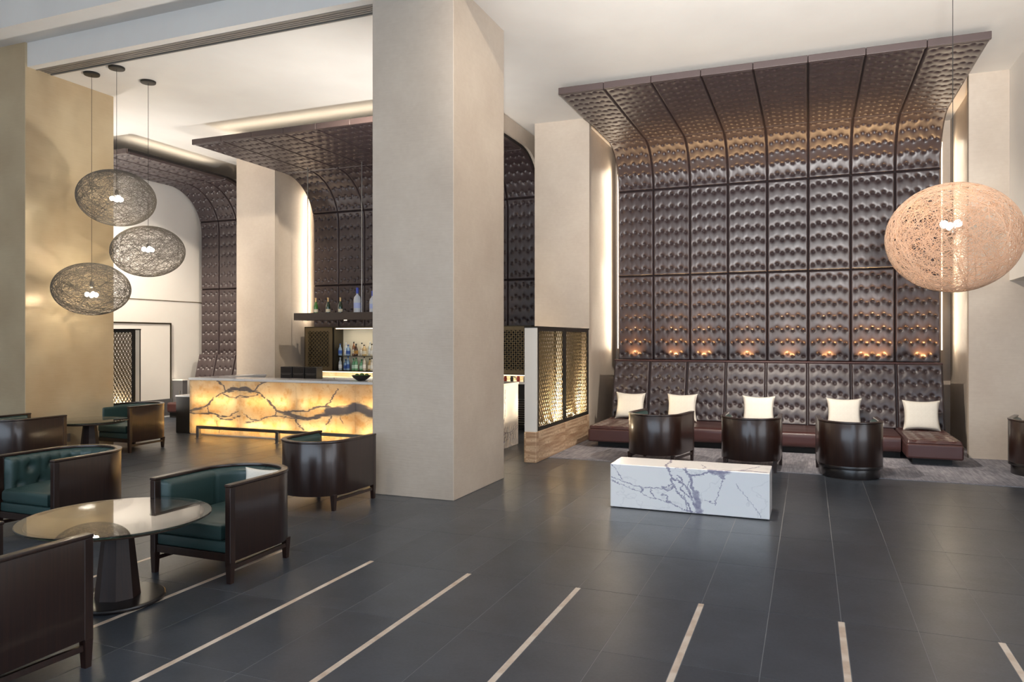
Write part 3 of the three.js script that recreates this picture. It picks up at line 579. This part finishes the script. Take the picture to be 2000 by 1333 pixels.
// ---------------------------------------------------------------- marble bench
{
  const g = new RoundedBoxGeometry(1.52, 0.43, 0.47, 2, 0.006).translate(-1.1, 0.225, -7.545), p = g.attributes.position, n = g.attributes.normal, uv = [];
  for (let i = 0; i < p.count; i++) {                                  // the slab's veins run from the front over the top edge
    const up = Math.abs(n.getY(i)) > 0.7, side = Math.abs(n.getX(i)) > 0.7;
    uv.push((side ? p.getX(i) + (p.getZ(i) + 7.31) : p.getX(i)) + 1.9, up ? 0.44 + (-7.31 - p.getZ(i)) : p.getY(i));
  }
  g.setAttribute('uv', new THREE.Float32BufferAttribute(uv, 2));
  const t = thing('marble_bench', 'white marble block bench with violet-grey veins on the slate floor', 'bench', [0, 0, 0]);
  part('block', g, M.marble, t);
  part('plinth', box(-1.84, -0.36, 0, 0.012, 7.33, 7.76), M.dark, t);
}

// ---------------------------------------------------------------- lattice screens
function lattice(w, h, cw, ch, t, wire) {                              // diamonds with a cross in each, centred on x, from y = 0
  const bars = [], nx = Math.round(w / cw), ny = Math.round(h / ch), dx = w / nx, dy = h / ny;
  for (let i = 0; i < nx; i++) for (let j = 0; j < ny; j++) {
    const x = -w / 2 + i * dx, y = j * dy;
    bars.push(bar([x, y, 0], [x + dx / 2, y + dy / 2, 0], wire, t), bar([x + dx / 2, y + dy / 2, 0], [x + dx, y, 0], wire, t), bar([x, y + dy, 0], [x + dx / 2, y + dy / 2, 0], wire, t), bar([x + dx / 2, y + dy / 2, 0], [x + dx, y + dy, 0], wire, t));
  }
  return merge(bars);
}
const frameOf = (w, h, b, t) => [lbox(b, h, t, -w / 2 + b / 2, h / 2, 0), lbox(b, h, t, w / 2 - b / 2, h / 2, 0), lbox(w - 2 * b, b, t, 0, b / 2, 0), lbox(w - 2 * b, b, t, 0, h - b / 2, 0)];
function screenPanel(parent, w, h, pos, turn) {
  const f = part('screen_frame', merge(frameOf(w, h, 0.055, 0.03)), M.darkMetal, parent); f.position.set(pos[0], pos[1], -pos[2]); f.rotation.y = turn;
  const l = part('lattice', lattice(w - 0.11, h - 0.11, 0.078, 0.11, 0.008, 0.011), M.bronze, f); l.position.y = 0.055;
}
{
  const s = thing('lattice_screen', 'bronze lattice screen on a travertine base beside the tall pillar', 'screen', [0, 0, 0]);
  part('base', box(-3.63, -3.45, 0, 0.425, 9.5, 12.14, 0.012), M.travertine, s);
  for (const X of [-3.475, -3.605]) { screenPanel(s, 1.22, 1.44, [X, 0.425, 10.19], Math.PI / 2); screenPanel(s, 1.3, 1.44, [X, 0.425, 11.47], Math.PI / 2); }
  part('post', box(-3.625, -3.455, 0.425, 1.865, 9.515, 9.565), M.white, s);
  part('post', box(-3.59, -3.49, 0.425, 1.865, 10.8, 10.82), M.white, s);
  part('top_rail', box(-3.63, -3.45, 1.85, 1.872, 9.51, 12.13), M.darkMetal, s);
  const lamp = (D, label) => {
    const t = thing('screen_lamp', label, 'lamp', [-3.54, 0.425, D], 0, 'lamps inside the lattice screens');
    part('cup', lathe([[0, 0], [0.03, 0], [0.034, 0.05], [0.028, 0.05], [0.026, 0.01], [0, 0.01]], 16), M.bronze, t);
    part('glow', lathe([[0, 0.02], [0.02, 0.022], [0.022, 0.05], [0.012, 0.075], [0, 0.08]], 14), M.bulb, t);
    const l = new THREE.PointLight(new THREE.Color(1, 0.8, 0.52), 9, 0, 2); l.position.set(0, 0.05, 0); l.castShadow = true; l.shadow.radius = 1; t.add(l);
  };
  lamp(10.29, 'glowing lamp inside the nearer lattice panel by the pillar'); lamp(11.5, 'glowing lamp inside the farther lattice panel by the pillar');
}
{
  const s = thing('lattice_screen', 'bronze lattice screen behind the golden pillar at far left', 'screen', [0, 0, 0]);
  part('base', box(-12.7, -10.865, 0, 0.42, 9.5, 9.64, 0.01), M.travertine, s);
  for (const D of [9.515, 9.625]) { screenPanel(s, 0.9, 1.44, [-11.32, 0.425, D], 0); screenPanel(s, 0.9, 1.44, [-12.23, 0.425, D], 0); }
  part('post', box(-10.885, -10.865, 0.425, 1.865, 9.53, 9.61), M.white, s);
  part('top_rail', box(-12.7, -10.86, 1.85, 1.872, 9.5, 9.64), M.darkMetal, s);
  const t = thing('screen_lamp', 'unseen lamp brightening the lattice screen behind the golden pillar', 'lamp', [-11.25, 0.425, 9.57], 0, 'lamps inside the lattice screens');  // lamp out of view, placed to brighten this lattice
  part('cup', lathe([[0, 0], [0.03, 0], [0.034, 0.05], [0.028, 0.05], [0.026, 0.01], [0, 0.01]], 16), M.bronze, t);
  part('glow', lathe([[0, 0.02], [0.02, 0.022], [0.022, 0.05], [0.012, 0.075], [0, 0.08]], 14), M.bulb, t);
  const l = new THREE.PointLight(new THREE.Color(1, 0.93, 0.85), 5, 0, 2); l.position.set(0, 0.05, 0); l.castShadow = true; t.add(l);
}

// ---------------------------------------------------------------- the bar
{
  const BX0 = -10.27, BX1 = -4.37, B0 = 10.15, bar_ = thing('onyx_bar', 'long bar counter faced with backlit onyx slabs with grey veins', 'bar', [0, 0, 0]);
  const cuts = [BX0, -9.133, -7.953, -6.785, -5.58, BX1];
  for (let k = 0; k < 5; k++) {
    const g = box(cuts[k] + 0.002, cuts[k + 1] - 0.002, 0.02, 0.965, B0, B0 + 0.02), p = g.attributes.position, uv = [];
    for (let i = 0; i < p.count; i++) uv.push(p.getX(i) - BX0, p.getY(i));
    g.setAttribute('uv', new THREE.Float32BufferAttribute(uv, 2)); part('onyx_slab', g, M.onyx, bar_);
  }
  part('frame', [box(BX0, BX1, 0, 0.02, B0 + 0.02, B0 + 0.4), ...[0, 1, 2, 3, 4, 5].map((k) => box(clamp(cuts[k] - 0.02, BX0 + 0.02, BX1 - 0.06), clamp(cuts[k] - 0.02, BX0 + 0.02, BX1 - 0.06) + 0.04, 0.02, 0.965, B0 + 0.18, B0 + 0.3)), box(BX0 + 0.02, BX1 - 0.02, 0.02, 0.965, B0 + 0.3, B0 + 0.34)], M.white, bar_);
  part('counter_top', [box(BX0 - 0.01, BX1 + 0.01, 0.965, 1.005, B0 - 0.015, B0 + 0.5, 0.006)], M.marble, bar_);
  part('left_return', [box(BX0, BX0 + 0.025, 0, 0.965, B0 + 0.022, 11.7), box(BX0 + 0.35, BX0 + 0.375, 0, 0.965, B0 + 0.5, 11.7)], M.marble, bar_);
  part('left_return_top', box(BX0 - 0.01, BX0 + 0.4, 0.965, 1.004, B0 + 0.5, 11.7, 0.005), M.marble, bar_);
  part('right_return', [box(BX1 - 0.025, BX1, 0, 0.965, B0 + 0.022, 11.18), box(BX1 - 0.4, BX1 - 0.025, 0, 0.965, 11.155, 11.18)], M.marble, bar_);
  part('right_return_top', box(BX1 - 0.41, BX1 + 0.01, 0.965, 1.004, B0 + 0.5, 11.19, 0.005), M.marble, bar_);
  part('service_shelf', box(BX0 + 0.38, BX1 - 0.4, 0.72, 0.75, B0 + 0.34, B0 + 0.85), M.steel, bar_);
  // lamps behind each slab
  for (let k = 0; k < 5; k++) for (const y of [0.2, 0.62]) {
    const a = cuts[k] + 0.12, b = cuts[k + 1] - 0.12;
    part('tube_lamp', new THREE.CylinderGeometry(0.012, 0.012, b - a, 10).rotateZ(Math.PI / 2).translate((a + b) / 2, y, -(B0 + 0.15)), M.led, bar_);
    rectLight(new THREE.Color(1, 0.76, 0.38), y < 0.4 ? 44 : 30, b - a, 0.07, [(a + b) / 2, y, B0 + 0.13], [(a + b) / 2, y, 0]);
  }
  const rail = thing('foot_rail', 'brushed steel foot rail in front of the glowing onyx bar', 'rail', [0, 0, 0]);
  part('tube', bar([-9.72, 0.19, -9.78], [-4.6, 0.19, -9.78], 0.05, 0.05).applyMatrix4(new THREE.Matrix4()), M.steel, rail);
  for (const x of [-9.695, -8.02, -6.3, -4.65]) part('bracket', [box(x - 0.03, x + 0.03, 0, 0.19, 9.75, 9.81, 0.005), box(x - 0.04, x + 0.04, 0, 0.008, 9.73, 9.83)], M.steel, rail);
  // low cabinets left of the bar
  const c = thing('side_cabinet', 'black cabinet with white stone top against the left end of the bar', 'cabinet', [0, 0, 0]);
  part('body', box(-10.62, -10.285, 0, 0.655, 10.18, 10.75, 0.004), M.dark, c); part('top', box(-10.63, -10.283, 0.655, 0.68, 10.17, 10.76), M.marble, c);
  const d = thing('low_cabinet', 'dark grey low cabinet with pale top against the far left wall', 'cabinet', [0, 0, 0]);
  part('body', box(-13.15, -12.87, 0.06, 0.77, 12.52, 12.66, 0.004), M.greyCabinet, d); part('top', box(-13.16, -12.86, 0.77, 0.79, 12.51, 12.67), M.whiteWall, d);
  part('plinth', box(-13.1, -12.9, 0, 0.06, 12.54, 12.66), M.dark, d); part('handle', box(-12.95, -12.93, 0.45, 0.55, 12.5, 12.52), M.steel, d);

  // back bar: counter, hanging cabinets with lattice doors, lit bottle niche
  const bb = thing('back_bar', 'back bar wall cabinet with bronze lattice doors and lit bottle niche', 'cabinet', [0, 0, 0]);
  const C0 = 12.92, C1 = 13.29, y0 = 1.02, y1 = 1.95;
  part('carcass', [box(-9.9, -4.79, y1 - 0.02, y1, C0, C1), box(-9.9, -4.79, y0, y0 + 0.02, C0, C1), box(-9.9, -9.88, y0 + 0.02, y1 - 0.02, C0, C1), box(-4.81, -4.79, y0 + 0.02, y1 - 0.02, C0, C1), box(-9.19, -9.17, y0 + 0.02, y1 - 0.02, C0 + 0.03, C1), box(-5.53, -5.51, y0 + 0.02, y1 - 0.02, C0 + 0.03, C1)], M.bronzeDark, bb);
  for (const [a, b] of [[-9.88, -9.21], [-5.49, -4.81]]) {
    const dr = part('cabinet_door', merge(frameOf(b - a, y1 - y0 - 0.04, 0.07, 0.022)), M.bronze, bb); dr.position.set((a + b) / 2, y0 + 0.02, -(C0 + 0.012));
    const lt = part('lattice', lattice(b - a - 0.14, y1 - y0 - 0.18, 0.085, 0.085, 0.012, 0.026), M.bronze, dr); lt.position.y = 0.07;
    part('door_back', box(a, b, y0 + 0.02, y1 - 0.02, C0 + 0.2, C0 + 0.21), M.dark, bb);
  }
  part('niche_back', box(-9.17, -5.53, y0 + 0.02, y1 - 0.02, C1 - 0.02, C1 - 0.005), std({ color: '#d8cdb4', roughness: 0.25 }), bb);
  part('glass_shelf', box(-9.17, -5.53, 1.335, 1.345, C0 + 0.04, C1 - 0.02), M.glass, bb);
  part('niche_lamp', box(-9.15, -5.55, y1 - 0.05, y1 - 0.03, C0 + 0.05, C0 + 0.08), M.led, bb);
  rectLight(new THREE.Color(1, 0.93, 0.8), 14, 3.5, 0.05, [-7.35, y1 - 0.06, C0 + 0.08], [-7.35, 1.0, C0 + 0.2]);
  part('counter', [box(-9.9, -4.79, 0.86, 0.9, 12.75, C1)], M.marble, bb);
  part('counter_body', [box(-9.9, -5.6, 0.05, 0.86, 12.8, C1)], M.blackWood, bb);
  part('splash', box(-9.9, -4.79, 0.9, y0, C1 - 0.02, C1), M.onyx.clone(), bb).material.transmission = 0;
  part('under_lamp', box(-9.8, -4.9, y0 - 0.02, y0 - 0.005, C0 + 0.1, C0 + 0.13), M.led, bb);
  rectLight(new THREE.Color(1, 0.8, 0.45), 16, 4.8, 0.05, [-7.35, y0 - 0.025, C0 + 0.12], [-7.35, 0.5, C0 + 0.2]);
  const fr = thing('bottle_cooler', 'black slatted cooler under the back counter, right of the big pillar', 'cooler', [0, 0, 0]);
  part('body', box(-5.58, -4.8, 0.02, 0.845, 12.84, C1), M.dark, fr);
  for (let k = 0; k < 12; k++) part('slat', box(-5.56, -4.82, 0.1 + k * 0.042, 0.118 + k * 0.042, 12.815, 12.84), M.steel, fr);
  for (let k = 0; k < 4; k++) { const t = single('jar', lathe([[0, 0], [0.03, 0], [0.032, 0.06], [0.024, 0.08], [0.024, 0.1], [0, 0.1]], 14), std({ color: ['#8c2f22', '#2c2a28', '#b8473a', '#c9bfae'][k], roughness: 0.4 }), ['dark red jar on the back counter right of the pillar', 'black jar on the back counter right of the pillar', 'bright red jar on the back counter right of the pillar', 'pale jar on the back counter right of the pillar'][k], 'jar', 'jars on the back counter'); t.position.set(-5.3 + k * 0.13, 0.9, -12.9); }

  // bottles of the niche
  const bottle = (h, r, neck, round) => [lathe([[0, 0], [r * 0.92, 0], [r, 0.012], [r, h * (round ? 0.5 : 0.62)], [r * 0.8, h * (round ? 0.62 : 0.68)], [neck, h * 0.78], [neck, h * 0.93], [0, h * 0.93]], 16), lathe([[0, h * 0.9], [neck * 1.25, h * 0.9], [neck * 1.25, h], [0, h]], 12), lathe([[r + 0.0008, h * 0.16], [r + 0.0015, h * 0.165], [r + 0.0015, h * 0.44], [r + 0.0008, h * 0.445]], 16)];
  const shapes = [bottle(0.27, 0.036, 0.013), bottle(0.25, 0.04, 0.014, true), bottle(0.29, 0.034, 0.012), bottle(0.23, 0.045, 0.015)];
  const glassOf = (c) => phy({ color: c, roughness: 0.08, clearcoat: 0.8, clearcoatRoughness: 0.05, transmission: 0.35, thickness: 0 });
  const kinds = { blue: [glassOf('#a9c8e6'), '#2b4f8f', '#3c5fa8', 'blue-tinted'], clear: [glassOf('#e4e8e6'), '#dcdcda', '#f2efe8', 'clear'], green: [glassOf('#8fd09a'), '#2d6a40', '#cfe8d2', 'green'], amber: [glassOf('#a8622c'), '#2a1a12', '#e3d3b0', 'amber'], pale: [glassOf('#f0e6d2'), '#20201e', '#f4f0e6', 'pale'], brown: [glassOf('#5a3018'), '#141210', '#b8863c', 'dark brown'], yellow: [glassOf('#e8c888'), '#30241a', '#efe2c4', 'honey-coloured'] };
  for (const k of Object.values(kinds)) { k[1] = std({ color: k[1], roughness: 0.4 }); k[2] = std({ color: k[2], roughness: 0.6 }); }
  const ord = ['first', 'second', 'third', 'fourth', 'fifth', 'sixth', 'seventh', 'eighth', 'ninth', 'tenth'];
  const rows = [[1.04, ['clear', 'blue', 'blue', 'green', 'green', 'green', 'pale', 'yellow', 'pale', 'amber'], 'lower'], [1.346, ['blue', 'clear', 'blue', 'amber', 'brown', 'pale', 'yellow', 'clear', 'pale', 'green'], 'upper']];
  for (const [y, list, row] of rows) list.forEach((k, i) => {
    const s = shapes[(i * 3 + (row === 'upper' ? 1 : 0)) % 4], x = -9.1 + i * 0.098 + rr(-0.008, 0.008);
    const t = thing('bottle', `${kinds[k][3]} bottle, ${ord[i]} from the left on the ${row} niche shelf`, 'bottle', [x, y, C0 + 0.13 + (i % 2) * 0.07], 0, 'bottles in the back bar niche');
    part('glass_body', s[0], kinds[k][0], t); part('cap', s[1], kinds[k][1], t); part('paper_label', s[2], kinds[k][2], t);
  });
  // things on and behind the counter
  single('service_counter', box(-9.7, -8.75, 0, 0.9, 11.78, 12.15, 0.006), M.blackWood, 'black service counter inside the bar under the three boxes', 'counter');
  ['leftmost', 'middle', 'rightmost'].forEach((w, i) => {
    const t = thing('storage_box', `${w} of three black boxes standing on the black service counter`, 'box', [-9.52 + i * 0.29, 0.9, 11.95], 0, 'black boxes behind the bar');
    part('case', lbox(0.27, 0.25, 0.2, 0, 0.125, 0, 0.006), M.blackWood, t); part('front_trim', [lbox(0.24, 0.004, 0.004, 0, 0.12, 0.101), lbox(0.2, 0.004, 0.004, 0, 0.1, 0.101)], M.vent, t);
  });
  const bowl = thing('fruit_bowl', 'dark bowl on the bar counter beside the big pillar', 'bowl', [-6.87, 1.005, 10.45]);
  part('bowl', lathe([[0, 0], [0.06, 0], [0.13, 0.05], [0.16, 0.09], [0.15, 0.09], [0.12, 0.05], [0.05, 0.012], [0, 0.012]], 28), M.dark, bowl);
  for (let k = 0; k < 3; k++) { const f = single('lime', new THREE.SphereGeometry(0.035, 14, 10).scale(1.15, 1, 1), std({ color: '#4c6a2c', roughness: 0.5 }), ['green lime at the left of the dark bowl', 'green lime in the middle of the dark bowl', 'green lime at the right of the dark bowl'][k], 'lime', 'limes in the bowl'); f.position.set(-6.95 + k * 0.08, 1.005 + 0.082 + (k === 1 ? 0.01 : 0), -10.45 - 0.02 * k); }

  // hanging bottle shelf
  const hs = thing('hanging_shelf', 'dark metal bottle shelf hung on steel rods above the bar', 'shelf', [0, 0, 0]);
  part('tray', [box(-9.36, -5.38, 2.06, 2.2, 11.88, 11.9, 0.003), box(-9.36, -5.38, 2.06, 2.2, 12.26, 12.28, 0.003), box(-9.36, -9.34, 2.06, 2.2, 11.9, 12.26), box(-5.4, -5.38, 2.06, 2.2, 11.9, 12.26), box(-9.34, -5.4, 2.16, 2.185, 11.9, 12.26), box(-9.34, -5.4, 2.07, 2.08, 11.9, 12.26)], M.shelfMetal, hs);
  for (const x of [-9.18, -7.93, -6.68, -5.5]) part('rod', cyl(0.008, 0.008, 2.18, 5.1, x, -12.08, 10), M.steel, hs);
  const champ = [lathe([[0, 0], [0.042, 0], [0.044, 0.01], [0.044, 0.13], [0.036, 0.18], [0.018, 0.23], [0.015, 0.25], [0, 0.25]], 20), lathe([[0.0155, 0.225], [0.0175, 0.24], [0.0165, 0.29], [0.02, 0.3], [0.02, 0.315], [0, 0.318]], 16), lathe([[0.0442, 0.035], [0.0452, 0.036], [0.0452, 0.09], [0.0442, 0.091]], 20)];
  const greenG = phy({ color: '#3f7a2a', roughness: 0.08, transmission: 0.3, thickness: 0, clearcoat: 0.8 }), darkG = phy({ color: '#12301a', roughness: 0.08, clearcoat: 0.8, clearcoatRoughness: 0.05 }), gold = std({ color: '#c9a877', roughness: 0.4, metalness: 0.4 }), cream = std({ color: '#d9ccb0', roughness: 0.6 });
  [[-8.99, greenG, 'bright green wine bottle at the left end of the hanging shelf'], [-8.7, darkG, 'gold-capped dark green sparkling wine bottle, left of the pair'], [-8.416, darkG, 'gold-capped dark green sparkling wine bottle next to the tall clear bottle']].forEach(([x, m, label]) => {
    const t = thing('wine_bottle', label, 'bottle', [x, 2.185, 12.08], 0, 'bottles on the hanging shelf');
    part('glass_body', champ[0], m, t); part('foil', champ[1], gold, t); part('paper_label', champ[2], cream, t);
  });
  const frost = phy({ color: '#dfe3ea', roughness: 0.35, transmission: 0.3, thickness: 0 }), blueM = std({ color: '#3b4fae', roughness: 0.45 }), vod = [lathe([[0, 0], [0.066, 0], [0.07, 0.012], [0.07, 0.26], [0.06, 0.31], [0.022, 0.36], [0.02, 0.4], [0, 0.4]], 22), lathe([[0.021, 0.38], [0.026, 0.39], [0.026, 0.49], [0, 0.495]], 16), lathe([[0.0702, 0.1], [0.0712, 0.102], [0.0712, 0.2], [0.0702, 0.202]], 22)];
  [[-8.03, 'tall frosted bottle with blue cap on the hanging shelf'], [-7.69, 'frosted bottle on the hanging shelf half hidden by the big pillar']].forEach(([x, label], i) => {
    const t = thing('spirit_bottle', label, 'bottle', [x, 2.185, 12.08], 0, 'bottles on the hanging shelf');
    part('glass_body', vod[0], frost, t); part('cap', vod[1], blueM, t); part('paper_label', vod[2], std({ color: '#aab4dc', roughness: 0.6 }), t); if (i) t.scale.setScalar(0.86);
  });
  // small downlight under the shelf
  part('downlight', cyl(0.03, 0.03, 2.052, 2.07, -8.3, -12.08, 14), M.led, hs);
  const s = new THREE.SpotLight(new THREE.Color(1, 0.8, 0.55), 3, 0, 0.9, 0.6, 2); s.position.set(-8.3, 2.045, -12.08); s.target.position.set(-8.3, 0, -12.3); s.castShadow = true; scene.add(s, s.target);
}
single('wall_socket', [box(-10.0, -9.992, 0.2, 0.32, 7.56, 7.64, 0.002)], M.vent, 'small grey power socket low on the golden pillar', 'socket');

// ---------------------------------------------------------------- string pendants
function stringShell(rx, ry, loops, r, N) {
  const pos = [], idx = [], v = new THREE.Vector3(), a = new THREE.Vector3(), b = new THREE.Vector3();
  for (let k = 0; k < loops; k++) {
    const n = new THREE.Vector3(rr(-1, 1), rr(-1, 1), rr(-1, 1)).normalize(), c = rr(-0.62, 0.62), q = Math.sqrt(1 - c * c), lift = rr(0.99, 1.0);
    a.set(0, 1, 0); if (Math.abs(n.y) > 0.9) a.set(1, 0, 0); a.cross(n).normalize(); b.crossVectors(n, a);
    const ph = rr(0, 6.28), wob = rr(0.02, 0.07), o = pos.length / 3;
    for (let i = 0; i < N; i++) {
      const t = i / N * Math.PI * 2, cc = c + wob * Math.sin(3 * t + ph), qq = Math.sqrt(1 - cc * cc);
      v.set(0, 0, 0).addScaledVector(n, cc).addScaledVector(a, qq * Math.cos(t)).addScaledVector(b, qq * Math.sin(t)).normalize();
      const nx = v.x, ny = v.y, nz = v.z;
      const s = new THREE.Vector3().crossVectors(v, n).normalize(), e = new THREE.Vector3().crossVectors(v, s).normalize();
      for (const [du, dn] of [[0, 1], [0.87, -0.5], [-0.87, -0.5]]) pos.push((nx * lift) * rx + (nx * dn + e.x * du) * r, (ny * lift) * ry + (ny * dn + e.y * du) * r, (nz * lift) * rx + (nz * dn + e.z * du) * r);
    }
    for (let i = 0; i < N; i++) for (let j = 0; j < 3; j++) { const p = o + i * 3 + j, p2 = o + i * 3 + (j + 1) % 3, w = o + ((i + 1) % N) * 3 + j, w2 = o + ((i + 1) % N) * 3 + (j + 1) % 3; idx.push(p, w, p2, p2, w, w2); }
  }
  const g = new THREE.BufferGeometry(); g.setAttribute('position', new THREE.Float32BufferAttribute(pos, 3)); g.setIndex(idx); g.computeVertexNormals();
  g.setAttribute('uv', new THREE.Float32BufferAttribute(new Float32Array(pos.length / 3 * 2), 2)); return g;
}
function pendant(label, x, D, y, shellGeo, ry, mat, tilt, turn, top, power, color, bulbs) {
  const t = thing('pendant_lamp', label, 'pendant lamp', [x, y, D], 0, 'string ball pendants');
  const s = part('shade', shellGeo, mat, t); s.rotation.set(0, turn, tilt);
  part('cord', cyl(0.003, 0.003, 0.1, top - y, 0, 0, 6), M.dark, t);
  part('ceiling_rose', lathe([[0, top - y - 0.03], [0.1, top - y - 0.03], [0.105, top - y - 0.02], [0.105, top - y - 0.001], [0, top - y - 0.001]], 28), M.darkMetal, t);
  part('socket', lathe([[0, 0.02], [0.02, 0.02], [0.028, 0.05], [0.024, 0.1], [0.01, 0.12], [0, 0.12]], 14), M.socketMetal, t);
  const bg = [];
  bulbs.forEach(([bx, by, bz]) => bg.push([bx, by, bz]));
  bg.forEach(([bx, by, bz]) => part('bulb', new THREE.SphereGeometry(0.034, 16, 12).translate(bx, by, bz), M.bulb, t));
  const l = new THREE.PointLight(color, power, 0, 2); l.position.set(bg[0][0], bg[0][1], bg[0][2]); l.castShadow = true; l.shadow.radius = 2; t.add(l);
}
{
  const grey = stringShell(0.5, 0.37, 190, 0.0017, 56), beige = stringShell(0.525, 0.465, 215, 0.0019, 60), warm = new THREE.Color(1, 0.85, 0.62);
  const cluster = [[0, -0.02, 0], [0.055, 0.0, 0.02], [-0.05, -0.005, 0.03], [0.01, -0.01, -0.06]];
  pendant('lowest of the three grey string ball pendants by the golden pillar', -9.4, 7.51, 2.4, grey, 0.37, M.stringGrey, 0.0, 0, CEIL, 3.2, warm, cluster.map(([a, b, c]) => [a, b - 0.07, c]));
  pendant('highest of the three grey string ball pendants, tilted, by the golden pillar', -8.87, 7.47, 3.64, grey, 0.37, M.stringGrey, -0.17, 2.1, CEIL, 3.2, warm, cluster);
  pendant('middle and rightmost of the three grey string ball pendants', -8.93, 8.05, 2.97, grey, 0.37, M.stringGrey, -0.06, 4.2, CEIL, 3.2, warm, cluster.map(([a, b, c]) => [a, b + 0.04, c]));
  pendant('large warm beige string ball pendant in front of the right alcove', 1.145, 7.31, 2.565, beige, 0.465, M.stringBeige, -0.12, 1, CEIL, 2.2, new THREE.Color(1, 0.76, 0.52), cluster.map(([a, b, c]) => [a - 0.02, b + 0.12, c]));
}

// ---------------------------------------------------------------- unseen ceiling spots, out of view, placed to light pillars, walls and seats
function spot(label, x, y, D, tx, ty, tD, power, angle, color) {
  const t = thing('unseen_ceiling_spot', label, 'light', [x, y, D], 0, 'unseen ceiling spots');
  part('ring', lathe([[0.045, 0], [0.06, 0], [0.06, -0.008], [0.045, -0.008]], 24), M.white, t);
  part('lens', cyl(0.044, 0.044, -0.006, -0.001, 0, 0, 20), M.led, t);
  const s = new THREE.SpotLight(color ?? new THREE.Color(1, 0.87, 0.7), power, 0, angle, 0.7, 2);
  s.position.set(0, -0.02, 0); s.target.position.set(tx - x, ty - y, -(tD - D)); s.castShadow = true; s.shadow.radius = 2; t.add(s, s.target);
}
spot('unseen ceiling spot over the open floor, aimed at the big pillar', 0.6, 6.45, 4.6, -3.45, 2.6, 7.7, 75, 0.55);
spot('unseen ceiling spot over the round glass table', -5.4, 6.45, 4.4, -5.2, 0, 4.8, 20, 0.6);
// added fill uplighters, behind the camera and pillars, that wash the low ceiling
function uplighter(label, x, D, tx, tD, power, angle) {
  const t = thing('added_uplighter', label, 'added light', [x, 0, D], 0, 'added fill uplighters');
  part('base', lathe([[0, 0], [0.16, 0], [0.165, 0.01], [0.15, 0.025], [0, 0.03]], 28), M.blackWood, t);
  part('pole', cyl(0.014, 0.014, 0.02, 1.8, 0, 0, 12), M.darkMetal, t);
  part('bowl', lathe([[0, 1.78], [0.06, 1.78], [0.15, 1.86], [0.17, 1.92], [0.16, 1.92], [0.14, 1.87], [0.05, 1.795], [0, 1.795]], 28), M.darkMetal, t);
  part('bulb', lathe([[0, 1.82], [0.05, 1.83], [0.06, 1.86], [0.04, 1.88], [0, 1.885]], 16), M.bulb, t);
  const s = new THREE.SpotLight(new THREE.Color(1, 0.965, 0.92), power, 0, angle, 0.9, 2); s.position.set(0, 1.96, 0); s.target.position.set(tx - x, CEIL, -(tD - D)); s.castShadow = true; s.shadow.radius = 8; t.add(s, s.target);
}
uplighter('added fill uplighter close behind the camera, washing the ceiling', 0.25, -0.7, -0.5, 9.8, 850, 0.42);
uplighter('added fill uplighter hidden behind the golden pillar', -11.9, 8.9, -12.5, 10.6, 42, 1.15);
spot('unseen ceiling spot behind the big pillar aimed at the wall left of the bar', -5.2, CEIL, 9.0, -10.6, 3.2, 12.15, 120, 0.34, new THREE.Color(1, 0.88, 0.72));  // out of view, placed to brighten the wall pillar
uplighter('added fill uplighter hidden behind the big pillar', -5.0, 9.15, -7.6, 9.4, 46, 1.2);
spot('unseen ceiling spot straight above the marble bench', -1.1, CEIL, 7.25, -1.1, 0.4, 7.6, 75, 0.34);  // unseen spots from here on light the bench, banquette and side walls
spot('unseen ceiling spot left of the marble bench, aimed across at the right stool', -2.5, CEIL, 7.35, 1.7, 1.2, 12.6, 150, 0.45, new THREE.Color(1, 0.9, 0.78));
spot('unseen ceiling spot aimed at the middle of the banquette', -0.3, CEIL, 7.35, -0.5, 0.3, 11.6, 60, 0.4, new THREE.Color(1, 0.92, 0.82));
spot('unseen ceiling spot right of the marble bench, aimed across at the left stool', 2.2, CEIL, 7.35, -2.9, 1.2, 12.6, 150, 0.45, new THREE.Color(1, 0.9, 0.78));
spot('unseen ceiling spot behind the golden pillar aimed at the white door', -12.0, CEIL, 8.6, -13.2, 1.8, 11.6, 170, 0.55);  // out of view, placed to light the far left wall
spot('unseen ceiling spot behind the golden pillar aimed at the far left canopy', -11.6, CEIL, 8.5, -12.3, 1.4, 13.0, 60, 0.45);

scene.traverse((o) => { if (o.isMesh) { o.castShadow = true; o.receiveShadow = true; } });
scene.add(camera);
renderer.render(scene, camera);
